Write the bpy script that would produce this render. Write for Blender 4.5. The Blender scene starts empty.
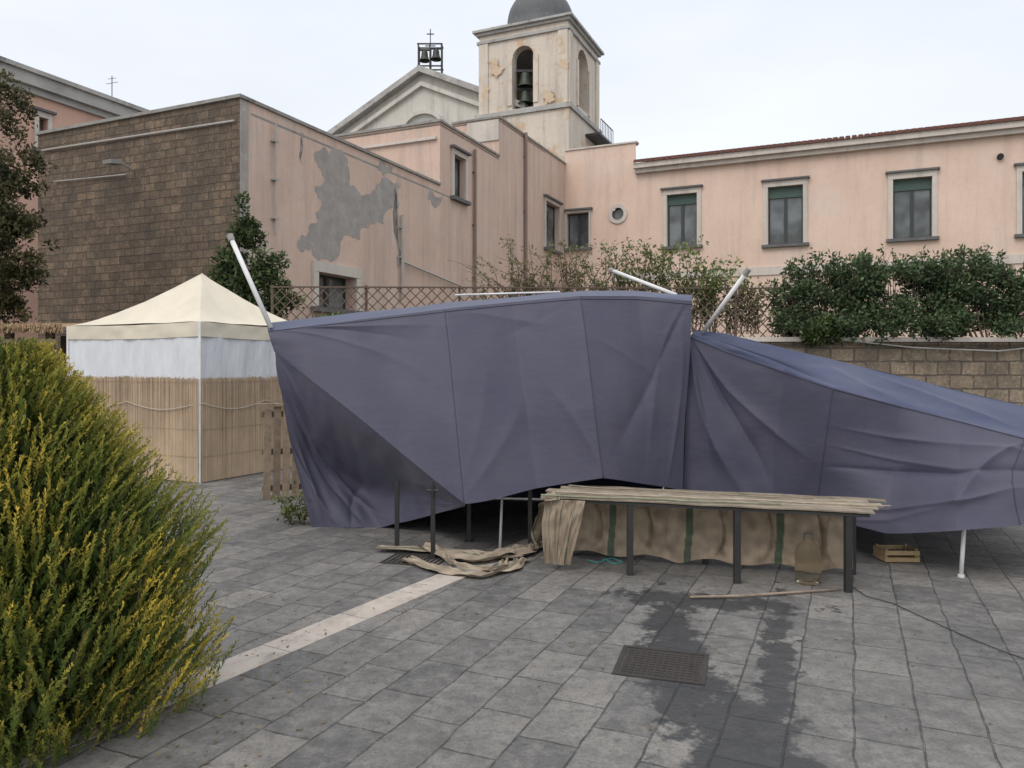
import bpy, math, random
import numpy as np
from mathutils import Vector, noise
random.seed(7); rng=np.random.default_rng(7)
F=760.0; H=1.6; HY=365.0; CX=512.0
COL=bpy.context.scene.collection
def at(px,py,Y): return Vector(((px-CX)/F*Y, Y, H+(HY-py)/F*Y))
def gr(px,py,z=0.0):
    Y=(H-z)*F/(py-HY); return Vector(((px-CX)/F*Y,Y,z))
OFF={}
# ---------------------------------------------------------------- materials
class NT:
    def __init__(s,name):
        s.m=bpy.data.materials.new(name); s.m.use_nodes=True; s.t=s.m.node_tree; s.t.nodes.clear()
        s.out=s.n('ShaderNodeOutputMaterial'); s.b=s.n('ShaderNodeBsdfPrincipled'); s.l(s.b.outputs[0],s.out.inputs[0])
    def n(s,t,**k):
        x=s.t.nodes.new(t)
        for a,b in k.items(): setattr(x,a,b)
        return x
    def l(s,a,b): s.t.links.new(a,b)
    def noise(s,vec,scale,detail=4,rough=.6):
        x=s.n('ShaderNodeTexNoise'); x.inputs['Scale'].default_value=scale; x.inputs['Detail'].default_value=detail; x.inputs['Roughness'].default_value=rough
        s.l(vec,x.inputs['Vector']); return x.outputs['Fac']
    def rng(s,f,a,b,c=0,d=1):
        x=s.n('ShaderNodeMapRange'); s.l(f,x.inputs[0])
        for i,v in zip((1,2,3,4),(a,b,c,d)): x.inputs[i].default_value=v
        return x.outputs[0]
    def mix(s,f,a,b,mode='MIX'):
        x=s.n('ShaderNodeMix',data_type='RGBA',blend_type=mode)
        for i,v in ((0,f),(6,a),(7,b)):
            if isinstance(v,(int,float)): x.inputs[i].default_value=v
            elif isinstance(v,tuple): x.inputs[i].default_value=(*v,1)
            else: s.l(v,x.inputs[i])
        return x.outputs[2]
    def math(s,op,a,b=0.0):
        x=s.n('ShaderNodeMath',operation=op)
        for i,v in ((0,a),(1,b)):
            if isinstance(v,(int,float)): x.inputs[i].default_value=v
            else: s.l(v,x.inputs[i])
        return x.outputs[0]
    def coord(s,kind='Object',scale=(1,1,1),rot=0,loc=(0,0,0)):
        c=s.n('ShaderNodeTexCoord'); m=s.n('ShaderNodeMapping'); s.l(c.outputs[kind],m.inputs[0])
        m.inputs['Scale'].default_value=scale; m.inputs['Rotation'].default_value=(0,0,rot); m.inputs['Location'].default_value=loc
        return m.outputs[0]
    def bump(s,h,st=.3,dist=.01,prev=None):
        x=s.n('ShaderNodeBump'); x.inputs['Strength'].default_value=st; x.inputs['Distance'].default_value=dist
        s.l(h,x.inputs['Height'])
        if prev is not None: s.l(prev,x.inputs['Normal'])
        s.l(x.outputs[0],s.b.inputs['Normal']); return x.outputs[0]
def surf(name,c1,c2,scale=2,c3=None,s3=1.2,thr=(.55,.7),rough=.85,bump=.3,bscale=40,bd=.01,streak=None,sk=(.5,.75),metal=0,coord='Object',cs=(1,1,1)):
    q=NT(name); v=q.coord(coord,cs)
    c=q.mix(q.rng(q.noise(v,scale,6),.3,.7),c1,c2)
    if c3: c=q.mix(q.rng(q.noise(v,s3,8,.7),thr[0],thr[1]),c,c3)
    if streak:
        sv=q.coord(coord,(1.6,1.6,.13)); c=q.mix(q.rng(q.noise(sv,1.3,6,.7),sk[0],sk[1],0,.75),c,streak)
        c=q.mix(q.rng(q.noise(v,7,8,.75),.5,.8,0,.45),c,streak)
    q.l(c,q.b.inputs['Base Color']); q.b.inputs['Roughness'].default_value=rough; q.b.inputs['Metallic'].default_value=metal
    if bump: q.bump(q.noise(v,bscale,5),bump,bd)
    return q.m
def brickmat(name,c1,c2,mortar,bw,bh,ms=.012,c3=None,thr=(.5,.65),rough=.9,bump=.6,fine=25,c4=None):
    q=NT(name); v0=q.coord('UV')
    nz=q.n('ShaderNodeTexNoise'); nz.inputs['Scale'].default_value=5; nz.inputs['Detail'].default_value=5; q.l(v0,nz.inputs['Vector'])
    sc=q.n('ShaderNodeVectorMath',operation='SCALE'); q.l(nz.outputs['Color'],sc.inputs[0]); sc.inputs['Scale'].default_value=.045
    ad=q.n('ShaderNodeVectorMath',operation='ADD'); q.l(v0,ad.inputs[0]); q.l(sc.outputs[0],ad.inputs[1]); v=ad.outputs[0]
    b=q.n('ShaderNodeTexBrick'); q.l(v,b.inputs['Vector']); b.inputs['Color1'].default_value=(*c1,1); b.inputs['Color2'].default_value=(*c2,1); b.inputs['Mortar'].default_value=(*mortar,1)
    b.inputs['Scale'].default_value=1; b.inputs['Brick Width'].default_value=bw; b.inputs['Row Height'].default_value=bh; b.inputs['Mortar Size'].default_value=ms; b.inputs['Mortar Smooth'].default_value=.5
    c=q.mix(.7,b.outputs['Color'],q.mix(q.rng(q.noise(v,1.4,9,.78),.35,.65),(.5,.5,.5),(1.6,1.56,1.5)),'MULTIPLY')
    c=q.mix(q.rng(q.noise(v,22,6,.7),.42,.68,0,.7),c,tuple(x*.35 for x in c1))
    c=q.mix(q.rng(q.noise(v,13,6,.7),.56,.74,0,.6),c,tuple(x*1.9 for x in c1))
    if c3: c=q.mix(q.rng(q.noise(v,.8,9,.78),thr[0],thr[1],0,.75),c,c3)
    if c4: c=q.mix(q.rng(q.noise(q.coord('UV',(1,.35,1)),1.9,9,.75),.50,.66,0,.7),c,c4)
    q.l(c,q.b.inputs['Base Color']); q.b.inputs['Roughness'].default_value=rough
    h=q.math('SUBTRACT',q.noise(v,fine,6,.7),b.outputs['Fac']); q.bump(h,bump,.03)
    return q.m
def leafmat(name,rough=.55,trans=.3):
    q=NT(name); a=q.n('ShaderNodeAttribute',attribute_name='Col'); q.l(a.outputs['Color'],q.b.inputs['Base Color']); q.b.inputs['Roughness'].default_value=rough
    q.b.inputs['Specular IOR Level'].default_value=.25
    t=q.n('ShaderNodeBsdfTranslucent'); q.l(a.outputs['Color'],t.inputs[0]); m=q.n('ShaderNodeMixShader'); m.inputs[0].default_value=trans
    q.l(q.b.outputs[0],m.inputs[1]); q.l(t.outputs[0],m.inputs[2]); q.l(m.outputs[0],q.out.inputs[0]); return q.m
def glassmat(name,c=(.055,.062,.066)):
    q=NT(name); q.b.inputs['Roughness'].default_value=.1
    v=q.coord('Object'); q.l(q.mix(q.rng(q.noise(v,.9,2),.4,.6),c,tuple(x*2.8 for x in c)),q.b.inputs['Base Color']); q.bump(q.noise(v,2,1),.05,.02); return q.m
PINK=surf('pink_stucco',(.71,.54,.445),(.63,.47,.38),.7,c3=(.66,.56,.485),s3=.5,thr=(.5,.75),streak=(.46,.37,.31),sk=(.48,.78),bump=.25,bscale=20,rough=.92)
PINKL=surf('salmon_stucco',(.62,.40,.31),(.54,.34,.265),.8,streak=(.40,.29,.24),bump=.25,bscale=20,rough=.92)
PINKW=surf('weathered_pink_stucco',(.64,.475,.39),(.55,.405,.33),.8,c3=(.56,.475,.415),s3=.7,thr=(.48,.74),streak=(.36,.285,.24),sk=(.46,.74),bump=.35,bscale=20,rough=.92)
TRIM=surf('pale_stucco_trim',(.60,.55,.50),(.52,.47,.42),1.5,streak=(.33,.30,.27),bump=.2,rough=.9)
GREYPL=surf('bare_grey_plaster',(.37,.345,.32),(.27,.25,.235),3,c3=(.44,.40,.36),s3=4,bump=.6,bscale=25,rough=.95)
CONC=surf('grey_concrete',(.32,.31,.29),(.22,.21,.2),3,c3=(.12,.115,.1),s3=4,bump=.4,rough=.95)
CREAM=surf('cream_stucco',(.64,.57,.49),(.56,.50,.43),.6,c3=(.54,.40,.27),s3=1.1,thr=(.555,.62),streak=(.34,.30,.26),sk=(.48,.72),bump=.3,bscale=8,rough=.92)
CHURCH=surf('church_offwhite_stucco',(.60,.57,.51),(.50,.48,.44),.5,streak=(.3,.29,.27),bump=.2,bscale=8,rough=.92)
GREYC=surf('dirty_grey_cornice',(.44,.43,.41),(.31,.305,.295),1.2,c3=(.15,.145,.14),s3=2,bump=.3,rough=.9)
SLATE=surf('grey_dome_lead',(.10,.105,.11),(.07,.075,.08),2,c3=(.15,.15,.15),s3=3,bump=.2,rough=.6)
TILE=surf('red_roof_tile',(.17,.07,.05),(.11,.05,.04),6,bump=.6,bscale=30,rough=.9)
PEEL=surf('peeled_ochre_plaster',(.52,.38,.25),(.58,.47,.36),1.2,bump=.4)
TUFF=brickmat('dark_tuff_blocks',(.205,.150,.105),(.115,.087,.064),(.075,.062,.05),.30,.165,.014,c3=(.062,.053,.044),thr=(.48,.68),c4=(.06,.054,.044))
TUFF2=brickmat('tuff_retaining_blocks',(.30,.24,.175),(.20,.16,.12),(.10,.085,.07),.42,.24,.02,c3=(.10,.088,.07),thr=(.48,.68),c4=(.11,.10,.075))
def paving():
    q=NT('basalt_paving'); v=q.coord('Object',rot=-math.atan2(.9137,.4065)+.0)
    dv=q.n('ShaderNodeVectorMath',operation='ADD'); nz=q.n('ShaderNodeTexNoise'); nz.inputs['Scale'].default_value=4.5; nz.inputs['Detail'].default_value=5; q.l(v,nz.inputs['Vector'])
    sc=q.n('ShaderNodeVectorMath',operation='SCALE'); q.l(nz.outputs['Color'],sc.inputs[0]); sc.inputs['Scale'].default_value=.036
    q.l(v,dv.inputs[0]); q.l(sc.outputs[0],dv.inputs[1])
    def brick(c1,c2,mo,ms):
        b=q.n('ShaderNodeTexBrick'); q.l(dv.outputs[0],b.inputs['Vector'])
        b.inputs['Color1'].default_value=(*c1,1); b.inputs['Color2'].default_value=(*c2,1); b.inputs['Mortar'].default_value=(*mo,1)
        b.inputs['Scale'].default_value=1; b.inputs['Brick Width'].default_value=.40; b.inputs['Row Height'].default_value=.265; b.inputs['Mortar Size'].default_value=ms; b.inputs['Mortar Smooth'].default_value=.4
        b.offset=.43; b.offset_frequency=2; b.squash=1.35; b.squash_frequency=3; return b
    b=brick((.205,.197,.186),(.098,.098,.099),(.045,.043,.041),.0055)
    o=q.coord('Object')
    c=q.mix(.9,b.outputs['Color'],q.mix(q.rng(q.noise(o,.8,9,.78),.36,.64),(.58,.58,.59),(1.38,1.34,1.29)),'MULTIPLY')
    c=q.mix(q.rng(q.noise(o,8,10,.8),.45,.66,0,.6),c,(.27,.26,.242))
    c=q.mix(q.rng(q.noise(o,15,10,.8),.48,.66,0,.7),c,(.058,.057,.057))
    c=q.mix(q.rng(q.noise(o,2.1,10,.8),.52,.66,0,.4),c,(.07,.067,.064))
    c=q.mix(q.rng(q.noise(o,70,5,.75),.52,.72,0,.8),c,(.035,.035,.035))
    def blot(cx,cy,rx,ry,rot,ns,a,lo,hi,det=8,amp=1.5):
        tx=q.n('ShaderNodeTexCoord'); mp=q.n('ShaderNodeMapping',vector_type='TEXTURE'); q.l(tx.outputs['Object'],mp.inputs[0]); mp.inputs['Location'].default_value=(cx,cy,0); mp.inputs['Rotation'].default_value=(0,0,rot); mp.inputs['Scale'].default_value=(rx,ry,1)
        g=q.n('ShaderNodeVectorMath',operation='LENGTH'); q.l(mp.outputs[0],g.inputs[0])
        m=q.math('SUBTRACT',q.math('ADD',q.math('MULTIPLY',q.noise(o,ns,det,.72),amp),a),g.outputs['Value']); return q.rng(m,lo,hi)
    wet=q.math('MAXIMUM',blot(.92,4.2,.19,1.25,-.16,4.8,-1.1,-.05,.25,10,4.2),blot(1.40,4.0,.12,1.5,-.36,6.5,-1.25,-.05,.25,10,4.2))
    wet=q.math('MAXIMUM',wet,blot(1.3,5.15,.75,.2,-.25,5.5,-1.1,-.05,.25,10,4.0))
    wet=q.math('MAXIMUM',wet,blot(.98,3.2,.26,.6,-.1,4.2,-.9,-.05,.25,10,3.8))
    wet2=blot(2.6,3.9,1.8,1.5,0,1.7,0,-.05,.5)
    slab=brick((1,1,1),(.2,.2,.2),(.8,.8,.8),.004)
    wet=q.math('MULTIPLY',wet,q.math('ADD',q.math('MULTIPLY',slab.outputs['Color'],.14),.74))
    wa=q.math('MAXIMUM',wet,q.math('MULTIPLY',wet2,q.math('MULTIPLY',slab.outputs['Color'],.3)))
    c=q.mix(wa,c,(.024,.026,.030))
    q.l(c,q.b.inputs['Base Color'])
    q.l(q.math('SUBTRACT',q.rng(q.noise(o,6,4),.3,.7,.55,.82),q.math('MULTIPLY',wa,.3)),q.b.inputs['Roughness'])
    h=q.math('SUBTRACT',q.math('ADD',q.math('MULTIPLY',q.noise(o,34,6,.7),.6),q.math('MULTIPLY',q.noise(o,5,3),.7)),q.math('MULTIPLY',b.outputs['Fac'],1.1)); q.bump(h,.85,.013)
    return q.m
PAVE=paving()
STRIPE=surf('pale_travertine',(.47,.42,.37),(.38,.335,.295),7,c3=(.22,.2,.18),s3=5,thr=(.5,.72),bump=.5,bscale=50)
SOIL=surf('garden_soil',(.06,.045,.03),(.05,.055,.025),3,bump=.6)
def fabric(name,c1,c2,c3,b7=.2,b8=.2):
    q=NT(name); v=q.coord('Object'); c=q.mix(q.rng(q.noise(v,1.3,5,.6),.3,.7),c1,c2); c=q.mix(q.rng(q.noise(v,2.7,9,.78),.48,.75,0,.6),c,c3)
    q.l(c,q.b.inputs['Base Color']); q.b.inputs['Roughness'].default_value=.6; q.b.inputs['Sheen Weight'].default_value=.1; q.b.inputs['Specular IOR Level'].default_value=.3
    p=q.bump(q.noise(v,400,2),.15,.001); p=q.bump(q.noise(v,5,4,.55),b7,.025,p); q.bump(q.noise(q.coord('Object',(3,3,8),.0),2,4,.5),b8,.02,p)
    return q.m
BLUE=fabric('faded_slate_blue_canvas',(.053,.054,.088),(.071,.069,.102),(.083,.078,.100))
BLUE_SKYLIT=fabric('skylit_blue_canvas',(.042,.053,.104),(.056,.068,.126),(.08,.085,.13))  # same canvas as the fronts, with bluish skylight painted into its colour
SEAM=surf('seam_thread_blue',(.042,.043,.070),(.052,.052,.082),5,bump=0)
WHITEP=surf('white_painted_metal',(.72,.72,.72),(.62,.62,.62),6,c3=(.4,.38,.35),s3=5,thr=(.6,.8),bump=.05,rough=.45)
BLACKM=surf('black_steel',(.018,.018,.02),(.03,.028,.027),8,bump=.1,rough=.5)
CANVAS=fabric('cream_canvas',(.66,.60,.48),(.58,.53,.43),(.5,.46,.38),.1,.1)
def plastic():
    q=NT('white_plastic_sheet'); v=q.coord('Object'); q.l(q.mix(q.rng(q.noise(q.coord('Object',(4,4,.8)),1.5,5),.3,.7),(.56,.585,.62),(.65,.67,.70)),q.b.inputs['Base Color']); q.b.inputs['Roughness'].default_value=.35
    q.bump(q.noise(q.coord('Object',(6,6,1.2)),1.5,4,.5),.7,.04); return q.m
PLAS=plastic()
def attrmat(name,rough=.9,bscale=60,b=.4,cs=(1,1,1),lo=.65,hi=1.25,sc=5):
    q=NT(name); a=q.n('ShaderNodeAttribute',attribute_name='Col'); v=q.coord('Object',cs)
    c=q.mix(.7,a.outputs['Color'],q.mix(q.rng(q.noise(v,sc,7,.7),.3,.7),(lo,lo,lo),(hi,hi,hi)),'MULTIPLY'); q.l(c,q.b.inputs['Base Color']); q.b.inputs['Roughness'].default_value=rough
    q.bump(q.noise(v,bscale,4),b,.006); return q.m
REED=attrmat('dry_reed',.85,60,.1,(1,1,.6),.65,1.2,2.5); BURLAP=attrmat('burlap',.95,150,.5,(1,1,1),.5,1.3,4); WOOD=attrmat('weathered_wood',.85,12,.5,(1,1,1),.4,1.35,8)
LATT=surf('brown_lattice_wood',(.13,.09,.07),(.09,.065,.05),5,bump=.3)
RUST=surf('dark_iron_plate',(.032,.029,.028),(.05,.041,.036),7,c3=(.02,.019,.019),s3=9,bump=.4,rough=.65,metal=.2)
GLASS=glassmat('window_glass'); SHUT=surf('green_shutter',(.045,.085,.07),(.06,.10,.085),3,bump=.1,rough=.6)
WFR=surf('dark_window_frame',(.022,.032,.032),(.03,.042,.04),4,bump=.05,rough=.55)
SILL=surf('dark_stone_sill',(.10,.10,.105),(.14,.14,.14),4,bump=.2)
DARK=surf('dark_interior',(.012,.012,.013),(.02,.018,.017),3,bump=0)
BRONZE=surf('dark_bronze',(.035,.04,.035),(.06,.07,.055),8,bump=.2,rough=.5,metal=.5)
PIPE=surf('pipe_brown_paint',(.24,.17,.14),(.19,.13,.11),3,bump=0,rough=.6); PIPEW=surf('pipe_pale_plastic',(.42,.40,.38),(.34,.33,.31),3,bump=0,rough=.6)
BARK=surf('bark',(.09,.065,.045),(.14,.11,.08),14,bump=.7,bscale=30); LEAF=leafmat('foliage')
WIRE=surf('binding_wire',(.22,.16,.10),(.18,.13,.08),9,bump=0)
ROPE=surf('rope_pale',(.5,.45,.36),(.4,.36,.3),20,bump=.3); TEAL=surf('teal_rope',(.05,.25,.24),(.07,.3,.28),20,bump=.2); CABLE=surf('black_cable',(.02,.02,.02),(.03,.03,.03),5,bump=0,rough=.6)
JUG=NT('smoky_bottle_plastic'); JUG.b.inputs['Base Color'].default_value=(.70,.66,.56,1); JUG.b.inputs['Roughness'].default_value=.04; JUG.b.inputs['Transmission Weight'].default_value=.97; JUG.b.inputs['IOR'].default_value=1.10
JUG.bump(JUG.noise(JUG.coord('Object'),20,2),.15,.01); JUG=JUG.m
THATCH=surf('brown_thatch',(.40,.28,.16),(.24,.16,.09),14,bump=.9,bscale=50)
# ---------------------------------------------------------------- mesh helpers
def v3(p): return Vector(p)
class MB:
    def __init__(s): s.v=[]; s.f=[]; s.c=[]; s.col=(1,1,1)
    def add(s,vs,fs):
        o=len(s.v); s.v+= [tuple(x) for x in vs]; s.f+=[tuple(i+o for i in f) for f in fs]; s.c+=[s.col]*len(vs); return s
    def hexa(s,p): return s.add(p,[(0,1,2,3),(7,6,5,4),(0,4,5,1),(1,5,6,2),(2,6,7,3),(3,7,4,0)])
    def fbox(s,fr,u0,u1,n0,n1,z0,z1):
        P=fr.P; return s.hexa([P(u0,n0,z0),P(u1,n0,z0),P(u1,n1,z0),P(u0,n1,z0),P(u0,n0,z1),P(u1,n0,z1),P(u1,n1,z1),P(u0,n1,z1)])
    def bar(s,p,q,w,h=None,up=(0,0,1)):
        p=v3(p);q=v3(q);h=h or w; d=(q-p).normalized(); a=d.cross(v3(up)); 
        if a.length<1e-3: a=d.cross(Vector((0,1,0)))
        a.normalize(); b=a.cross(d); a*=w/2; b*=h/2
        return s.hexa([p-a-b,p+a-b,p+a+b,p-a+b,q-a-b,q+a-b,q+a+b,q-a+b])
    def tube(s,pts,r,seg=8):
        pts=[v3(p) for p in pts]; n=len(pts); rs=r if isinstance(r,(list,tuple)) else [r]*n; vs=[];fs=[]
        for i,p in enumerate(pts):
            d=(pts[min(i+1,n-1)]-pts[max(i-1,0)]).normalized(); a=d.cross(Vector((0.13,.2,.97)));
            if a.length<1e-2: a=d.cross(Vector((1,0,0)))
            a.normalize(); b=d.cross(a)
            for k in range(seg):
                t=2*math.pi*k/seg; vs.append(p+(a*math.cos(t)+b*math.sin(t))*rs[i])
        for i in range(n-1):
            for k in range(seg): fs.append((i*seg+k,i*seg+(k+1)%seg,(i+1)*seg+(k+1)%seg,(i+1)*seg+k))
        fs.append(tuple(range(seg))[::-1]); fs.append(tuple((n-1)*seg+k for k in range(seg)))
        return s.add(vs,fs)
    def lathe(s,c,prof,seg=24):
        vs=[];fs=[];n=len(prof)
        for r,z in prof:
            for k in range(seg):
                t=2*math.pi*k/seg; vs.append((c[0]+r*math.cos(t),c[1]+r*math.sin(t),c[2]+z))
        for i in range(n-1):
            for k in range(seg): fs.append((i*seg+k,i*seg+(k+1)%seg,(i+1)*seg+(k+1)%seg,(i+1)*seg+k))
        return s.add(vs,fs)
    def prism(s,fr,pts,n0,n1):
        k=len(pts); vs=[fr.P(u,n0,z) for u,z in pts]+[fr.P(u,n1,z) for u,z in pts]
        fs=[tuple(range(k)),tuple(range(2*k-1,k-1,-1))]+[(i,(i+1)%k,k+(i+1)%k,k+i) for i in range(k)]
        return s.add(vs,fs)
    def wall(s,fr,u0,u1,z0,z1,holes=(),depth=.3,n=0.0):
        us=sorted({u0,u1,*[h[0] for h in holes],*[h[1] for h in holes]}); zs=sorted({z0,z1,*[h[2] for h in holes],*[h[3] for h in holes]})
        for i in range(len(us)-1):
            for j in range(len(zs)-1):
                uc=(us[i]+us[i+1])/2; zc=(zs[j]+zs[j+1])/2
                if any(h[0]<uc<h[1] and h[2]<zc<h[3] for h in holes): continue
                s.add([fr.P(us[i],n,zs[j]),fr.P(us[i+1],n,zs[j]),fr.P(us[i+1],n,zs[j+1]),fr.P(us[i],n,zs[j+1])],[(0,1,2,3)])
        for a,b,c,d in holes:
            P=fr.P
            for (x0,y0),(x1,y1) in (((a,c),(b,c)),((b,c),(b,d)),((b,d),(a,d)),((a,d),(a,c))):
                s.add([P(x0,n,y0),P(x1,n,y1),P(x1,n-depth,y1),P(x0,n-depth,y0)],[(0,1,2,3)])
        return s
    def build(s,name,mat,parent=None,smooth=False,**pr): return mk(name,s.v,s.f,mat,parent,smooth,s.c,**pr)
def mk(name,V,Fc,mat,parent=None,smooth=False,cols=None,**pr):
    V=np.array([tuple(x) for x in V] if not isinstance(V,np.ndarray) else V,dtype=float)
    if parent is None:
        lo=V.min(0);hi=V.max(0); off=np.array([(lo[0]+hi[0])/2,(lo[1]+hi[1])/2,lo[2]])
    else: off=OFF[parent.name]
    me=bpy.data.meshes.new(name); me.from_pydata((V-off).tolist(),[],Fc if isinstance(Fc,list) else Fc.tolist()); me.update()
    if cols is not None and len(cols)==len(V):
        a=me.color_attributes.new('Col','FLOAT_COLOR','POINT'); c=np.ones((len(V),4)); c[:,:3]=np.array(cols); a.data.foreach_set('color',c.ravel())
    if len(me.polygons)<6000:
        uv=me.uv_layers.new(name='UVMap')
        for p in me.polygons:
            n=p.normal; t=Vector((0,0,1)).cross(n)
            for li in p.loop_indices:
                co=Vector(V[me.loops[li].vertex_index])
                if abs(n.z)>.75 or t.length<.01: uv.data[li].uv=(co.x,co.y)
                else: tt=t.normalized(); uv.data[li].uv=(co.dot(tt),co.z)
    if smooth: me.polygons.foreach_set('use_smooth',[True]*len(me.polygons))
    o=bpy.data.objects.new(name,me); COL.objects.link(o); me.materials.append(mat)
    if parent is None: o.location=off
    else: o.parent=parent
    OFF[o.name]=off
    for k,x in pr.items(): o[{'cat':'category'}.get(k,k)]=x
    return o
def thing(name,label,cat,loc,group=None):
    o=bpy.data.objects.new(name,None); COL.objects.link(o); o.location=loc; o['label']=label; o['category']=cat; o.empty_display_size=.2
    if group: o['group']=group
    OFF[o.name]=np.array(loc,dtype=float); return o
class Fr:
    def __init__(s,O,d,n): s.O=O;s.d=d;s.n=n
    def P(s,u,n,z): return Vector((s.O[0]+s.d[0]*u+s.n[0]*n, s.O[1]+s.d[1]*u+s.n[1]*n, z))
    def u(s,px): k=(px-CX)/F; return (k*s.O[1]-s.O[0])/(s.d[0]-k*s.d[1])
    def z(s,px,py): return H+(HY-py)/F*(s.O[1]+s.u(px)*s.d[1])
    def hole(s,a,b,t,bm):
        m=(a+b)/2; u0,u1=sorted((s.u(a),s.u(b))); return (u0,u1,s.z(m,bm),s.z(m,t))
def boxes(lst,name,mat,par):
    for a in lst: MB().fbox(*a).build(name,mat,par)
D1=(.4065,.9137); D2=(.9137,-.4065); ND1=(-.4065,-.9137); ND2=(-.9137,.4065)
def quads(P,D,N,L,W):
    S=np.cross(D,N); S/= np.linalg.norm(S,axis=1,keepdims=True)+1e-9
    L=L[:,None]; W=W[:,None]; k=len(P); V=np.empty((k,4,3)); V[:,0]=P; V[:,1]=P+D*L*.45+S*W/2; V[:,2]=P+D*L; V[:,3]=P+D*L*.45-S*W/2
    return V.reshape(-1,3), np.arange(4*k).reshape(-1,4)
def rdir(n):
    d=rng.normal(size=(n,3)); return d/np.linalg.norm(d,axis=1,keepdims=True)
def foliage(name,blobs,n,size,c1,c2,parent,dens=2.0,gate=-.22,spread=.12,tv=.14,**pr):
    Ps=[];Cs=[];Ds=[]
    vol=np.array([b[1][0]*b[1][1]*b[1][2] for b in blobs])**.7; w=vol/vol.sum()
    for (c,r),k in zip(blobs,(w*n).astype(int)):
        if k<1: continue
        d=rdir(k); rad=rng.uniform(.2,1,size=(k,1))**.5*(1+rng.normal(0,spread,(k,1))); p=np.array(c)+d*rad*np.array(r)
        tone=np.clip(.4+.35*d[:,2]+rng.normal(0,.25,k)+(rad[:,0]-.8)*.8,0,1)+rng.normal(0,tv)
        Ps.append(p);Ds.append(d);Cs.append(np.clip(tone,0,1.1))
    P=np.vstack(Ps);D=np.vstack(Ds);T=np.concatenate(Cs)
    keep=np.array([noise.noise(Vector(p*dens))>gate for p in P]); P=P[keep];D=D[keep];T=T[keep]; k=len(P)
    d=D*.5+rdir(k)*.8+np.array([0,0,.25]); d/=np.linalg.norm(d,axis=1,keepdims=True)
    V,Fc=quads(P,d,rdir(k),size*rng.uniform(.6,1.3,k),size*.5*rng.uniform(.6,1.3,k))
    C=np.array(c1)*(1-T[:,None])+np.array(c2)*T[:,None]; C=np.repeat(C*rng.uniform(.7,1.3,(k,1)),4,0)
    return mk(name,V,Fc,LEAF,parent,False,C,**pr)
def twiggy(name,label,cat,base,ns,h,spread,nl,size,c1,c2,lean=(0,0),stemr=.008,arch=.4,wb=.15,ysp=.4):
    t=thing(name,label,cat,tuple(base)); st=MB(); P=[];D=[];T=[]
    for i in range(ns):
        a=random.uniform(0,6.283); s=random.uniform(.1,1)*spread; hh=h*random.uniform(.45,1)
        p0=Vector(base)+Vector((random.uniform(-wb,wb),random.uniform(-.1,.1),0))
        e=Vector((math.cos(a)*s+lean[0],math.sin(a)*s*ysp+lean[1],hh)); pts=[]
        ph=random.uniform(0,6)
        for k in range(8):
            q=k/7; pts.append(p0+Vector((e.x*q**1.5+.05*math.sin(q*7+ph)*q,e.y*q**1.5,e.z*(q-arch*.5*q**3)))+Vector((random.gauss(0,.014),random.gauss(0,.014),0)))
        st.tube(pts,[stemr*(1-.75*k/7) for k in range(8)],5)
        for j in range(int(nl*random.choice((.3,.8,1.5)))):
            q=random.uniform(.15,1); k=min(int(q*7),6); f=q*7-k; p=pts[k].lerp(pts[k+1],f)
            dd=(pts[k+1]-pts[k]).normalized()*.5+Vector(rdir(1)[0])*.9; P.append(p+Vector(rdir(1)[0])*size*random.uniform(.1,1.6));D.append(dd.normalized());T.append(min(1,max(0,q*.8+random.gauss(0,.25))))
    st.build('stem',BARK,t,True)
    P=np.array([tuple(x) for x in P]);D=np.array([tuple(x) for x in D]);T=np.array(T)[:,None]; k=len(P)
    V,Fc=quads(P,D,rdir(k),size*rng.uniform(.6,1.3,k),size*.5*rng.uniform(.6,1.3,k)); C=np.repeat((np.array(c1)*(1-T)+np.array(c2)*T)*rng.uniform(.7,1.3,(k,1)),4,0)
    mk('leaves',V,Fc,LEAF,t,False,C); return t
def cr(pts,m,lin=0):
    pts=np.array(pts,float); n=len(pts); out=[]
    for k in range(m):
        x=k/(m-1)*(n-1); i=min(int(x),n-2); f=x-i
        p1=pts[i];p2=pts[i+1]; p0=pts[i-1] if i>0 else 2*p1-p2; p3=pts[i+2] if i+2<n else 2*p2-p1
        c=.5*((2*p1)+(-p0+p2)*f+(2*p0-5*p1+4*p2-p3)*f*f+(-p0+3*p1-3*p2+p3)*f**3)
        out.append(c*(1-lin)+(p1*(1-f)+p2*f)*lin)
    return np.array(out)
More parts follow.
